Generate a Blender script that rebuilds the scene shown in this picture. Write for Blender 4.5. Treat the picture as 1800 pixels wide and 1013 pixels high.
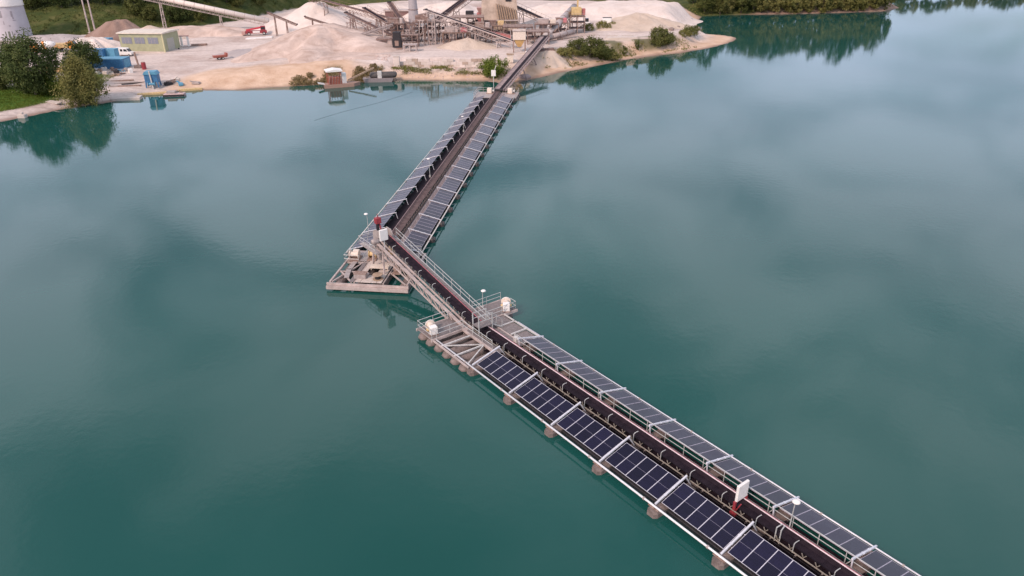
import bpy, math, random
import numpy as np
from mathutils import Vector, Matrix
random.seed(7); rng = np.random.default_rng(7)
for o in list(bpy.data.objects): bpy.data.objects.remove(o)
sc = bpy.context.scene
C = sc.collection
R = math.radians

# ------------------------------------------------------------------ camera
CAM_H, PITCH, ROLL, FPX = 39.09, 0.4594, 0.0101, 1283.4      # focal length in pixels of an 1800 px wide frame
cam_d = bpy.data.cameras.new('camera'); cam = bpy.data.objects.new('camera', cam_d); C.objects.link(cam)
cam_d.sensor_width = 36.0; cam_d.lens = 36.0*FPX/1800.0; cam_d.clip_start = 0.5; cam_d.clip_end = 9000
cam.location = (0, 0, CAM_H)
_f = Vector((0, math.cos(PITCH), -math.sin(PITCH))); _u0 = Vector((0, math.sin(PITCH), math.cos(PITCH))); _r0 = Vector((1, 0, 0))
_r = _r0*math.cos(ROLL) - _u0*math.sin(ROLL); _u = _r0*math.sin(ROLL) + _u0*math.cos(ROLL)
cam.matrix_world = Matrix.Translation((0, 0, CAM_H)) @ Matrix((_r, _u, -_f)).transposed().to_4x4()
sc.camera = cam

# ------------------------------------------------------------------ sky, sun, exposure
SUN_EL, SUN_AZ = R(38), R(215)          # azimuth measured from +Y towards +X: the sun stands behind the camera, to its left
w = bpy.data.worlds.new('World'); sc.world = w; w.use_nodes = True
nt = w.node_tree; N = nt.nodes; LK = nt.links; N.clear()
out = N.new('ShaderNodeOutputWorld'); bg = N.new('ShaderNodeBackground'); bg.inputs[1].default_value = 0.12
sky = N.new('ShaderNodeTexSky'); sky.sky_type = 'NISHITA'; sky.sun_disc = False
sky.sun_elevation = SUN_EL; sky.sun_rotation = SUN_AZ; sky.air_density = 1.0; sky.dust_density = 2.5; sky.ozone_density = 1.5
tc = N.new('ShaderNodeTexCoord'); sep = N.new('ShaderNodeSeparateXYZ'); LK.new(tc.outputs['Generated'], sep.inputs[0])
zc = N.new('ShaderNodeMath'); zc.operation = 'MAXIMUM'; zc.inputs[1].default_value = 0.0; LK.new(sep.outputs['Z'], zc.inputs[0])
za = N.new('ShaderNodeMath'); za.operation = 'ADD'; za.inputs[1].default_value = 0.16; LK.new(zc.outputs[0], za.inputs[0])
cx = N.new('ShaderNodeMath'); cx.operation = 'DIVIDE'; LK.new(sep.outputs['X'], cx.inputs[0]); LK.new(za.outputs[0], cx.inputs[1])
cy = N.new('ShaderNodeMath'); cy.operation = 'DIVIDE'; LK.new(sep.outputs['Y'], cy.inputs[0]); LK.new(za.outputs[0], cy.inputs[1])
cmb = N.new('ShaderNodeCombineXYZ'); LK.new(cx.outputs[0], cmb.inputs[0]); LK.new(cy.outputs[0], cmb.inputs[1]); cmb.inputs[2].default_value = 3.7
n1_ = N.new('ShaderNodeTexNoise'); n1_.inputs['Scale'].default_value = 2.0; n1_.inputs['Detail'].default_value = 5.5
n1_.inputs['Roughness'].default_value = 0.5; n1_.inputs['Distortion'].default_value = 0.5
LK.new(cmb.outputs[0], n1_.inputs['Vector'])
mr = N.new('ShaderNodeMapRange'); mr.interpolation_type = 'SMOOTHSTEP'
mr.inputs['From Min'].default_value = 0.36; mr.inputs['From Max'].default_value = 0.72
mr.inputs['To Min'].default_value = 0.20; mr.inputs['To Max'].default_value = 0.95
# cloud cover thins out towards the zenith, as a broken layer seen from below does
el = N.new('ShaderNodeMapRange'); el.interpolation_type = 'SMOOTHSTEP'; el.inputs['From Min'].default_value = 0.46; el.inputs['From Max'].default_value = 0.82
el.inputs['To Min'].default_value = 0.10; el.inputs['To Max'].default_value = -0.09; LK.new(zc.outputs[0], el.inputs['Value'])
ns = N.new('ShaderNodeMath'); ns.operation = 'ADD'; LK.new(n1_.outputs[0], ns.inputs[0]); LK.new(el.outputs[0], ns.inputs[1])
LK.new(ns.outputs[0], mr.inputs['Value'])
mx = N.new('ShaderNodeMix'); mx.data_type = 'RGBA'
CLOUD = N.new('ShaderNodeMix'); CLOUD.data_type = 'RGBA'              # the cloud layer greys a little towards the horizon
CLOUD.inputs['A'].default_value = (7.3, 8.6, 11.8, 1); CLOUD.inputs['B'].default_value = (13.2, 13.6, 15.2, 1)
cg = N.new('ShaderNodeMapRange'); cg.inputs['From Min'].default_value = 0.05; cg.inputs['From Max'].default_value = 0.55; LK.new(zc.outputs[0], cg.inputs['Value']); LK.new(cg.outputs[0], CLOUD.inputs['Factor'])
LK.new(mr.outputs[0], mx.inputs['Factor']); LK.new(sky.outputs[0], mx.inputs['A']); LK.new(CLOUD.outputs['Result'], mx.inputs['B'])
LK.new(mx.outputs['Result'], bg.inputs[0]); LK.new(bg.outputs[0], out.inputs[0])

sun_d = bpy.data.lights.new('sun', 'SUN'); sun_d.energy = 3.1; sun_d.angle = R(10); sun_d.color = (1.0, 0.75, 0.63)
sun = bpy.data.objects.new('sun', sun_d); C.objects.link(sun)
sdir = Vector((math.sin(SUN_AZ)*math.cos(SUN_EL), math.cos(SUN_AZ)*math.cos(SUN_EL), math.sin(SUN_EL)))
sun.rotation_euler = sdir.to_track_quat('Z', 'Y').to_euler(); sun.location = (-60, -60, 120)
sc.view_settings.view_transform = 'Standard'; sc.view_settings.look = 'None'
sc.view_settings.exposure = 0.0; sc.view_settings.gamma = 1.0; sc.view_settings.use_curve_mapping = False

# ------------------------------------------------------------------ helpers
def ray(px, py):
    a = (px-900)/FPX; b = -(py-506.5)/FPX
    return _f + _r*a + _u*b
def at(px, py, z=0.0):                    # the point of the level plane z seen at a place in the photograph
    d = ray(px, py); t = (z-CAM_H)/d.z
    return Vector((d.x*t, d.y*t, z))
def atY(px, py, Y):                       # the point at depth Y
    d = ray(px, py); t = Y/d.y
    return Vector((d.x*t, Y, CAM_H+d.z*t))

MATS = {}
def M(name, col, rough=0.6, metal=0.0, var=0.12, scale=3.0, bump=0.0, bscale=20.0, col2=None, mix=0.5, spec=None, coat=0.0):
    if name in MATS: return MATS[name]
    m = bpy.data.materials.new(name); m.use_nodes = True; t = m.node_tree; n = t.nodes; l = t.links
    b = n['Principled BSDF']; b.inputs['Roughness'].default_value = rough; b.inputs['Metallic'].default_value = metal
    if spec is not None: b.inputs['Specular IOR Level'].default_value = spec
    if coat: b.inputs['Coat Weight'].default_value = coat; b.inputs['Coat Roughness'].default_value = 0.08
    co = n.new('ShaderNodeTexCoord'); no = n.new('ShaderNodeTexNoise'); no.inputs['Scale'].default_value = scale
    no.inputs['Detail'].default_value = 6; no.inputs['Roughness'].default_value = 0.65
    geo = n.new('ShaderNodeNewGeometry'); l.new(geo.outputs['Position'], no.inputs['Vector'])
    rp = n.new('ShaderNodeValToRGB'); c2 = col2 or tuple(min(1, c*(1+var)) for c in col); c1 = col if col2 else tuple(c*(1-var) for c in col)
    rp.color_ramp.elements[0].position = 0.5-0.25*mix*2*0.6; rp.color_ramp.elements[1].position = 0.5+0.25*mix*2*0.6
    rp.color_ramp.elements[0].color = (*c1, 1); rp.color_ramp.elements[1].color = (*c2, 1)
    l.new(no.outputs[0], rp.inputs[0]); l.new(rp.outputs[0], b.inputs['Base Color'])
    if bump:
        nb = n.new('ShaderNodeTexNoise'); nb.inputs['Scale'].default_value = bscale; nb.inputs['Detail'].default_value = 5
        l.new(geo.outputs['Position'], nb.inputs['Vector'])
        bp = n.new('ShaderNodeBump'); bp.inputs['Strength'].default_value = bump; bp.inputs['Distance'].default_value = 1.0/bscale
        l.new(nb.outputs[0], bp.inputs['Height']); l.new(bp.outputs[0], b.inputs['Normal'])
    MATS[name] = m; return m

STEEL = M('galvanised_steel', (.38, .385, .37), .5, .2, .2, 2.5, col2=(.52, .525, .51))
PALE = M('pale_painted_steel', (.52, .50, .48), .45, .1, .15, 3)
DULL = M('weathered_steel', (.30, .25, .235), .6, .2, .25, 2.0, col2=(.42, .37, .35))
RUST = M('rusty_steel', (.20, .12, .09), .8, .1, .3, 3.0, col2=(.34, .25, .215))
PLANT = M('dusty_plant_steel', (.13, .08, .066), .85, .0, .3, 1.0, col2=(.30, .205, .175))
PLANTL = M('dusty_pale_steel', (.43, .355, .33), .75, .1, .2, 1.0)
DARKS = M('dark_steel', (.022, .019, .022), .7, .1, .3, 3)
BELT = M('rubber_belt', (.010, .006, .010), .7, 0, .35, 2.0, col2=(.022, .014, .020), spec=.12)
DUSTB = M('dusty_belt', (.075, .048, .048), .85, 0, .3, 1.5, col2=(.14, .10, .095), spec=.15)
DECK = M('walkway_grating', (.20, .17, .165), .7, .2, .25, 4, bump=.4, bscale=14)
FLOATM = M('float_concrete', (.12, .092, .084), .75, 0, .3, 1.6, col2=(.23, .18, .165), bump=.2, bscale=6)
DFLOAT = M('dark_float', (.05, .045, .045), .7, 0, .3, 2, col2=(.10, .085, .08))
RED = M('red_paint', (.27, .035, .045), .5, 0, .25, 3)
PINKP = M('faded_red_pipe', (.50, .15, .17), .55, 0, .2, 3)
WHITE = M('white_paint', (.74, .71, .68), .45, 0, .06, 3)
CREAM = M('cream_paint', (.64, .55, .47), .55, 0, .15, 3)
YEL = M('faded_yellow_paint', (.56, .40, .20), .6, 0, .2, 2)
ORANGE = M('orange_paint', (.62, .22, .035), .5, 0, .15, 3)
BLUE = M('blue_paint', (.04, .15, .30), .55, 0, .2, 1.5)
BLUEL = M('pale_blue_paint', (.09, .27, .40), .6, 0, .15, 1.5)
OLIVE = M('olive_cladding', (.31, .315, .20), .7, 0, .12, .6)
ROOFM = M('pale_roof', (.60, .53, .45), .7, 0, .12, .6)
GLASSD = M('dark_glass', (.02, .022, .025), .1, 0, .2, 1)
TYRE = M('tyre_rubber', (.02, .02, .02), .85, 0, .2, 8)
CONC = M('concrete', (.47, .40, .36), .85, 0, .18, .8, bump=.3, bscale=3, col2=(.55, .48, .43))
TIMBER = M('old_timber', (.34, .24, .17), .85, 0, .25, 2)
SILOM = M('silo_render', (.40, .38, .41), .8, 0, .08, .3)
MURAL = M('mural_paint', (.25, .23, .25), .8, 0, .15, 1)
FRAME = M('module_frame', (.58, .57, .62), .4, .15, .05, 2)
def panel_glass(name, c1, c2, rough):
    m = bpy.data.materials.new(name); m.use_nodes = True; n = m.node_tree.nodes; l = m.node_tree.links; b = n['Principled BSDF']
    tcn = n.new('ShaderNodeTexCoord'); br = n.new('ShaderNodeTexBrick'); br.offset = 0; br.squash = 1
    br.inputs['Scale'].default_value = 1.0; br.inputs['Brick Width'].default_value = .182; br.inputs['Row Height'].default_value = .105
    br.inputs['Mortar Size'].default_value = .004; br.inputs['Color1'].default_value = (*c1, 1); br.inputs['Color2'].default_value = (*c2, 1)
    br.inputs['Mortar'].default_value = (.014, .012, .030, 1); l.new(tcn.outputs['Object'], br.inputs['Vector'])
    oi = n.new('ShaderNodeObjectInfo'); mm = n.new('ShaderNodeMapRange'); mm.inputs['To Min'].default_value = .75; mm.inputs['To Max'].default_value = 1.3
    l.new(oi.outputs['Random'], mm.inputs['Value'])
    vm = n.new('ShaderNodeVectorMath'); vm.operation = 'SCALE'; l.new(br.outputs['Color'], vm.inputs[0]); l.new(mm.outputs[0], vm.inputs['Scale'])
    l.new(vm.outputs[0], b.inputs['Base Color']); b.inputs['Roughness'].default_value = rough; b.inputs['IOR'].default_value = 1.45
    geo = n.new('ShaderNodeNewGeometry'); no = n.new('ShaderNodeTexNoise'); no.inputs['Scale'].default_value = .7; no.inputs['Detail'].default_value = 5
    l.new(geo.outputs['Position'], no.inputs['Vector']); r2 = n.new('ShaderNodeMapRange'); r2.inputs['To Min'].default_value = rough*.7; r2.inputs['To Max'].default_value = rough*1.8
    l.new(no.outputs[0], r2.inputs['Value']); l.new(r2.outputs[0], b.inputs['Roughness'])
    return m
PANE = panel_glass('solar_glass', (.006, .0045, .018), (.008, .006, .024), .13)
PANE_SKY = panel_glass('sky_tint_solar_glass', (.022, .015, .028), (.026, .018, .033), .24)  # same glass, with reflected sky put into a lighter violet base colour

class MB:
    def __init__(s): s.v = []; s.f = []; s.smooth = False
    def add(s, vs, fs):
        o = len(s.v); s.v += [tuple(v) for v in vs]; s.f += [tuple(i+o for i in f) for f in fs]; return s
    def hexa(s, c):                              # eight corners: bottom ring, top ring
        return s.add(c, [(3,2,1,0), (4,5,6,7), (0,1,5,4), (1,2,6,5), (2,3,7,6), (3,0,4,7)])
    def box(s, x0, x1, y0, y1, z0, z1):
        return s.hexa([(x0,y0,z0), (x1,y0,z0), (x1,y1,z0), (x0,y1,z0), (x0,y0,z1), (x1,y0,z1), (x1,y1,z1), (x0,y1,z1)])
    def bbox(s, x0, x1, y0, y1, z0, z1, b=.02):  # box with chamfered vertical and top edges
        ring = lambda i, z: [(x0+i+b,y0+i,z), (x1-i-b,y0+i,z), (x1-i,y0+i+b,z), (x1-i,y1-i-b,z), (x1-i-b,y1-i,z), (x0+i+b,y1-i,z), (x0+i,y1-i-b,z), (x0+i,y0+i+b,z)]
        vs = ring(0, z0)+ring(0, z1-b)+ring(b, z1); fs = [tuple(range(7, -1, -1)), tuple(range(16, 24))]
        for k in (0, 8):
            for i in range(8): j = (i+1) % 8; fs.append((k+i, k+j, k+8+j, k+8+i))
        return s.add(vs, fs)
    def bar(s, p0, p1, wd, h, up=(0, 0, 1)):
        p0 = Vector(p0); p1 = Vector(p1); d = (p1-p0).normalized(); u = Vector(up)
        if abs(d.dot(u)) > .98: u = Vector((1, 0, 0))
        sd = d.cross(u).normalized()*(wd/2); u = sd.cross(d).normalized()*(h/2)
        return s.hexa([p0-sd-u, p1-sd-u, p1+sd-u, p0+sd-u, p0-sd+u, p1-sd+u, p1+sd+u, p0+sd+u])
    def tube(s, p0, p1, r, n=8, r1=None):
        p0 = Vector(p0); p1 = Vector(p1); d = (p1-p0).normalized(); a = Vector((0, 0, 1)) if abs(d.z) < .9 else Vector((1, 0, 0))
        x = d.cross(a).normalized(); y = d.cross(x); r1 = r if r1 is None else r1
        vs = [p+(x*math.cos(t)+y*math.sin(t))*q for p, q in ((p0, r), (p1, r1)) for t in [2*math.pi*i/n for i in range(n)]]
        return s.add(vs, [tuple(range(n)), tuple(range(2*n-1, n-1, -1))]+[(i, n+i, n+(i+1) % n, (i+1) % n) for i in range(n)])
    def path(s, pts, r, n=6):
        for a, b in zip(pts[:-1], pts[1:]): s.tube(a, b, r, n)
        return s
    def lathe(s, c, prof, n=16, axis='z'):
        vs = []; 
        for r, z in prof:
            for i in range(n):
                t = 2*math.pi*i/n; q = (r*math.cos(t), r*math.sin(t), z)
                if axis == 'x': q = (q[2], q[0], q[1])
                if axis == 'y': q = (q[0], q[2], q[1])
                vs.append((c[0]+q[0], c[1]+q[1], c[2]+q[2]))
        k = len(prof); fs = [(j*n+i, j*n+(i+1) % n, (j+1)*n+(i+1) % n, (j+1)*n+i) for j in range(k-1) for i in range(n)]
        return s.add(vs, fs+[tuple(range(n-1, -1, -1)), tuple((k-1)*n+i for i in range(n))])
    def prism(s, poly, a, b, axis='y'):          # polygon (u, z) extruded along y, or (x, y) along z
        n = len(poly)
        if axis == 'y': vs = [(u, a, z) for u, z in poly]+[(u, b, z) for u, z in poly]
        elif axis == 'x': vs = [(a, u, z) for u, z in poly]+[(b, u, z) for u, z in poly]
        else: vs = [(u, v, a) for u, v in poly]+[(u, v, b) for u, v in poly]
        return s.add(vs, [tuple(range(n)), tuple(range(2*n-1, n-1, -1))]+[(i, n+i, n+(i+1) % n, (i+1) % n) for i in range(n)])
    def mesh(s, name, mat, smooth=False):
        me = bpy.data.meshes.new(name); me.from_pydata(s.v, [], s.f); me.materials.append(mat)
        if smooth: me.polygons.foreach_set('use_smooth', [True]*len(me.polygons))
        me.update(); return me
import bmesh as _bm
def fixn(me):
    b = _bm.new(); b.from_mesh(me); _bm.ops.recalc_face_normals(b, faces=b.faces); b.to_mesh(me); b.free(); return me
def put(name, me, parent=None, loc=(0, 0, 0), rot=(0, 0, 0), scale=(1, 1, 1)):
    o = bpy.data.objects.new(name, me); C.objects.link(o); o.parent = parent
    o.location = loc; o.rotation_euler = rot; o.scale = scale; return o
def part(name, mb, mat, parent=None, loc=(0, 0, 0), rot=(0, 0, 0), smooth=False, label=None):
    o = put(name, fixn(mb.mesh(name, mat, smooth)), parent, loc, rot)
    if label: o['label'] = label
    return o
def tag(o, label, cat, group=None):
    o['label'] = label; o['category'] = cat
    if group: o['group'] = group
    return o
def thing(name, label, cat, loc=(0, 0, 0), rz=0.0, group=None, scale=1.0):
    o = bpy.data.objects.new(name, None); C.objects.link(o); o.location = loc; o.rotation_euler = (0, 0, rz); o.scale = (scale,)*3
    o.empty_display_size = .3
    return tag(o, label, cat, group)
def struct(o, kind='structure'): o['kind'] = kind; return o
ORD = ['first', 'second', 'third', 'fourth', 'fifth', 'sixth', 'seventh', 'eighth', 'ninth', 'tenth', 'eleventh', 'twelfth', 'thirteenth', 'fourteenth', 'fifteenth', 'sixteenth', 'seventeenth', 'eighteenth', 'nineteenth', 'twentieth',
       'twenty-first', 'twenty-second', 'twenty-third', 'twenty-fourth', 'twenty-fifth', 'twenty-sixth', 'twenty-seventh', 'twenty-eighth', 'twenty-ninth', 'thirtieth', 'thirty-first', 'thirty-second', 'thirty-third', 'thirty-fourth', 'thirty-fifth', 'thirty-sixth']

# ================================================================== the setting: terrain and water
SHORE = [(-900, -200), (-420, 40), (-240, 118), (-170, 143), (-140, 156), (-117, 167.5), (-113, 174), (-109, 181.5), (-102.3, 187), (-99, 192), (-96, 197.5), (-88, 202), (-75, 201.5), (-66.6, 204.4),
         (-53.4, 208), (-41.3, 211.3), (-32, 214), (-20, 212.5), (-7.5, 211.2), (-2, 207.5), (3, 209.6), (9, 216), (15, 223), (26, 233), (37.8, 245.5), (48, 252.5), (59, 258.5),
         (70, 268), (79, 278), (85, 287), (88, 295), (85, 302), (78.5, 307), (79, 318), (76.5, 330), (84, 345), (92.7, 371), (112, 374), (138.9, 375), (165, 379), (185, 383), (200, 398), (208, 425), (225, 470), (300, 492), (420, 500), (700, 470), (1200, 430), (4000, 300)]
SH = np.array(SHORE, float)
LANDP = np.vstack([SH, [(4000, 5000), (-4000, 5000), (-4000, -200)]])
def land_dist(x, y):                     # signed distance to the shoreline, positive on land
    x = np.asarray(x, float); y = np.asarray(y, float); d = np.full(x.shape, 1e9)
    for (ax, ay), (bx, by) in zip(SH[:-1], SH[1:]):
        ux, uy = bx-ax, by-ay; t = np.clip(((x-ax)*ux+(y-ay)*uy)/(ux*ux+uy*uy), 0, 1)
        d = np.minimum(d, np.hypot(x-ax-t*ux, y-ay-t*uy))
    ins = np.zeros(x.shape, bool); n = len(LANDP)
    for i in range(n):
        (ax, ay), (bx, by) = LANDP[i], LANDP[(i+1) % n]
        c = ((ay > y) != (by > y))
        with np.errstate(divide='ignore', invalid='ignore'): xi = (bx-ax)*(y-ay)/(by-ay if by != ay else 1e-9)+ax
        ins ^= c & (x < xi)
    return np.where(ins, d, -d)
def ss(a, b, x): t = np.clip((x-a)/(b-a), 0, 1); return t*t*(3-2*t)
def vnoise(x, y, s, seed=0):             # smooth value noise
    x = np.asarray(x)/s+seed*17.3; y = np.asarray(y)/s+seed*9.1
    xi = np.floor(x).astype(int); yi = np.floor(y).astype(int); fx = x-xi; fy = y-yi; fx = fx*fx*(3-2*fx); fy = fy*fy*(3-2*fy)
    def h(a, b):
        v = (a.astype(np.int64)*374761393+b.astype(np.int64)*668265263+seed*1442695) & 0x7fffffff
        v = (v ^ (v >> 13))*1274126177 & 0x7fffffff
        return ((v ^ (v >> 16)) & 0xffff)/65535.0
    return (h(xi, yi)*(1-fx)+h(xi+1, yi)*fx)*(1-fy)+(h(xi, yi+1)*(1-fx)+h(xi+1, yi+1)*fx)*fy
FOOT = np.array([(-900, 250), (-300, 290), (-215, 300), (-170, 303), (-150, 322), (-133, 324), (-122, 350), (-112, 400), (-60, 425), (40, 408), (75, 385), (92, 366), (140, 384), (190, 395), (260, 500), (900, 520)], float)
def hill(x, y):                           # distance behind the foot of the green slopes
    fy = np.interp(x, FOOT[:, 0], FOOT[:, 1]); return y-fy
def height(x, y):
    x = np.asarray(x, float); y = np.asarray(y, float); d = land_dist(x, y)
    nz = vnoise(x, y, 9, 1)+.5*vnoise(x, y, 4, 2)-.75; fine = vnoise(x, y, 2.2, 3)-.5
    base = 2.2+1.8*ss(-95, -45, x)                      # level of the yard
    run = np.interp(x, [-140, -100, -70, -50, -37, -34, -4, 0, 12, 20, 55, 66, 90, 200], [16, 12, 15, 14, 15, 15, 15, 14, 13, 10, 11, 15, 13, 8])
    h = base*ss(0, 1, d/run)
    wall = ss(-37, -34, x)*(1-ss(-5, -1, x))
    h = h*(1-wall)+wall*np.where(d < 14.2, 1.7*ss(0, 8, d), 3.9)
    spit = ss(60, 70, x)*(1-ss(300, 325, y))*(1-ss(92, 96, x)); h = h*(1-spit)+spit*(.35*ss(0, 6, d)+3.3*ss(8, 17, d))
    beach = ss(-1, 14, x)*(1-ss(56, 66, x)); h = h*(1-beach)+beach*(.45*ss(0, 3, d)+(base-.45)*ss(3.2+1.5*nz, 9+2*nz, d))
    lawn = 1-ss(-108, -98, x); h = h*(1-lawn)+lawn*(.9*ss(0, 5, d)+1.3*ss(6, 30, d))
    h = h+.35*nz*ss(2, 12, d)*(1-.7*wall)+.10*fine*ss(0, 4, d)
    hd = hill(x, y); slope = np.interp(x, [-300, -150, -120, -60, 60, 120, 200], [.26, .24, .2, .07, .06, .10, .06])
    h = h+np.where(hd > 0, np.minimum(hd*slope*ss(0, 14, hd), 26)+1.2*nz*ss(0, 20, hd), 0)
    h = np.where(d < 0, np.maximum(-5, d*.35), h+.02)
    return h
def gz(x, y): return float(height(np.array([x]), np.array([y]))[0])
def nonuni(a, b, step, far):
    m = np.arange(a, b+step/2, step); q = np.array([6, 16, 36, 80, 180, 400, 900, 2000, far])
    return np.concatenate([a-q[::-1], m, b+q])
gx = nonuni(-215, 225, 1.5, 3800); gy = nonuni(150, 480, 1.5, 3800)
X, Y = np.meshgrid(gx, gy); Z = height(X, Y)
ny, nx = X.shape
vs = np.stack([X.ravel(), Y.ravel(), Z.ravel()], 1)
idx = np.arange(nx*ny).reshape(ny, nx)
fs = np.stack([idx[:-1, :-1].ravel(), idx[:-1, 1:].ravel(), idx[1:, 1:].ravel(), idx[1:, :-1].ravel()], 1)
me = bpy.data.meshes.new('ground'); me.from_pydata(vs.tolist(), [], fs.tolist()); me.polygons.foreach_set('use_smooth', [True]*len(me.polygons))
D = land_dist(X, Y); HD = hill(X, Y)
gr = np.where(HD > -1, ss(-1, 3, HD+3*(vnoise(X, Y, 6, 5)-.5)), 0)
lawn = (1-ss(-117, -111, X+6*(vnoise(X, Y, 5, 6)-.5)))*ss(5.0, 8.5, D)*(1-ss(27, 34, D+5*(vnoise(X, Y, 7, 8)-.5)))
edge = ss(-58, -52, X)*(1-ss(-36, -30, X))*ss(1.5, 4, D)*(1-ss(8, 12, D))*ss(.35, .6, vnoise(X, Y, 4, 9))
rb = ss(12, 20, X)*(1-ss(56, 62, X))*ss(3.5, 6, D)*(1-ss(12, 18, D))*ss(.42, .6, vnoise(X, Y, 4.5, 11))
weed = ss(-34, -30, X)*(1-ss(-4, 0, X))*ss(5, 8, D)*(1-ss(11.5, 12.3, D))*ss(.45, .65, vnoise(X, Y, 3, 12))*.8
grass = np.clip(np.maximum.reduce([gr, lawn, edge*.8, rb*.8, weed]), 0, 1)
bright = np.where(HD < 0, lawn, 0)
wd_ = 4+13*ss(-95, -84, X)*(1-ss(-52, -44, X)); ochre = (1-ss(wd_, wd_+9, D+5*(vnoise(X, Y, 6, 15)-.5)))*ss(-97, -90, X)*(D > 0)              # damp yellow-brown strip of fresh sand along the water
wet = np.maximum((1-ss(.3, 2.6, D+1.2*(vnoise(X, Y, 5, 14)-.5))), ss(86, 91, X)*ss(340, 352, Y)*.9)
for nm, arr in (('grass', grass), ('lawn', bright), ('ochre', ochre), ('wet', wet)):
    a = me.attributes.new(nm, 'FLOAT', 'POINT'); a.data.foreach_set('value', arr.ravel().astype(np.float32))
gm = bpy.data.materials.new('quarry_ground'); gm.use_nodes = True; n = gm.node_tree.nodes; l = gm.node_tree.links; b = n['Principled BSDF']
geo = n.new('ShaderNodeNewGeometry')
def noise(sc_, det=6, ro=.6):
    q = n.new('ShaderNodeTexNoise'); q.inputs['Scale'].default_value = sc_; q.inputs['Detail'].default_value = det; q.inputs['Roughness'].default_value = ro
    l.new(geo.outputs['Position'], q.inputs['Vector']); return q.outputs[0]
def ramp(f, *st):
    q = n.new('ShaderNodeValToRGB'); q.color_ramp.elements[0].position = st[0][0]; q.color_ramp.elements[0].color = (*st[0][1], 1)
    q.color_ramp.elements[1].position = st[-1][0]; q.color_ramp.elements[1].color = (*st[-1][1], 1)
    for p, c in st[1:-1]: e = q.color_ramp.elements.new(p); e.color = (*c, 1)
    l.new(f, q.inputs[0]); return q.outputs[0]
def mixc(f, a, c):
    q = n.new('ShaderNodeMix'); q.data_type = 'RGBA'
    l.new(f, q.inputs['Factor']); l.new(a, q.inputs['A']); l.new(c, q.inputs['B']); return q.outputs['Result']
def attr(nm): q = n.new('ShaderNodeAttribute'); q.attribute_name = nm; return q.outputs['Fac']
gravel = ramp(noise(.045, 8, .62), (.30, (.45, .345, .30)), (.47, (.60, .505, .46)), (.68, (.70, .605, .56)))
fineg = ramp(noise(.8, 5, .7), (.3, (.80, .79, .78)), (.7, (1.05, 1.05, 1.05)))
mu = n.new('ShaderNodeMix'); mu.data_type = 'RGBA'; mu.blend_type = 'MULTIPLY'; mu.inputs['Factor'].default_value = 1.0
l.new(gravel, mu.inputs['A']); l.new(fineg, mu.inputs['B'])
tm = n.new('ShaderNodeMapping'); tm.inputs['Rotation'].default_value = (0, 0, R(-14)); tm.inputs['Scale'].default_value = (.035, .55, 1); l.new(geo.outputs['Position'], tm.inputs[0])
tn = n.new('ShaderNodeTexNoise'); tn.inputs['Scale'].default_value = 1.0; tn.inputs['Detail'].default_value = 4; tn.inputs['Roughness'].default_value = .6; tn.inputs['Distortion'].default_value = .6; l.new(tm.outputs[0], tn.inputs['Vector'])
trk = ramp(tn.outputs[0], (.36, (.70, .68, .67)), (.46, (1.0, 1.0, 1.0)))          # wheel tracks worn across the yard
mt_ = n.new('ShaderNodeMix'); mt_.data_type = 'RGBA'; mt_.blend_type = 'MULTIPLY'; mt_.inputs['Factor'].default_value = .8; l.new(mu.outputs['Result'], mt_.inputs['A']); l.new(trk, mt_.inputs['B'])
och = ramp(noise(.2, 6), (.3, (.47, .31, .21)), (.7, (.66, .49, .37)))
c_ = mixc(attr('ochre'), mt_.outputs['Result'], och)
wetc = ramp(noise(.35, 5), (.3, (.20, .13, .10)), (.7, (.30, .21, .17)))
c_ = mixc(attr('wet'), c_, wetc)
gcol = ramp(noise(.16, 9, .7), (.30, (.030, .050, .014)), (.5, (.065, .078, .022)), (.70, (.14, .125, .05)))
lcol = ramp(noise(.5, 5), (.3, (.055, .12, .018)), (.7, (.10, .18, .03)))
c_ = mixc(attr('grass'), c_, mixc(attr('lawn'), gcol, lcol))
l.new(c_, b.inputs['Base Color']); b.inputs['Roughness'].default_value = .95; b.inputs['Specular IOR Level'].default_value = .15
bp = n.new('ShaderNodeBump'); bp.inputs['Strength'].default_value = .7; bp.inputs['Distance'].default_value = .5; l.new(noise(.9, 8, .7), bp.inputs['Height']); l.new(bp.outputs[0], b.inputs['Normal'])
me.materials.append(gm); ground = struct(put('ground', me)); ground['label'] = 'pale quarry yard, sandy banks and green slopes behind the lake'

wm = bpy.data.materials.new('lake_water'); wm.use_nodes = True; n = wm.node_tree.nodes; l = wm.node_tree.links; b = n['Principled BSDF']
geo = n.new('ShaderNodeNewGeometry')
c_ = ramp(noise(.016, 3, .5), (.35, (.008, .062, .053)), (.65, (.011, .076, .066)))
l.new(c_, b.inputs['Base Color']); b.inputs['Roughness'].default_value = .045; b.inputs['IOR'].default_value = 1.333
bp = n.new('ShaderNodeBump'); bp.inputs['Strength'].default_value = .05; bp.inputs['Distance'].default_value = .12; l.new(noise(1.1, 3, .5), bp.inputs['Height'])
bp2 = n.new('ShaderNodeBump'); bp2.inputs['Strength'].default_value = .022; bp2.inputs['Distance'].default_value = .5; l.new(noise(.12, 3, .5), bp2.inputs['Height'])
l.new(bp.outputs[0], bp2.inputs['Normal']); l.new(bp2.outputs[0], b.inputs['Normal'])
wb = MB().add([(-4000, -3000, 0), (4000, -3000, 0), (4000, 1200, 0), (-4000, 1200, 0)], [(0, 1, 2, 3)])
water = struct(put('lake_water', wb.mesh('lake_water', wm))); water['label'] = 'calm teal quarry lake reflecting soft clouds'

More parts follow.
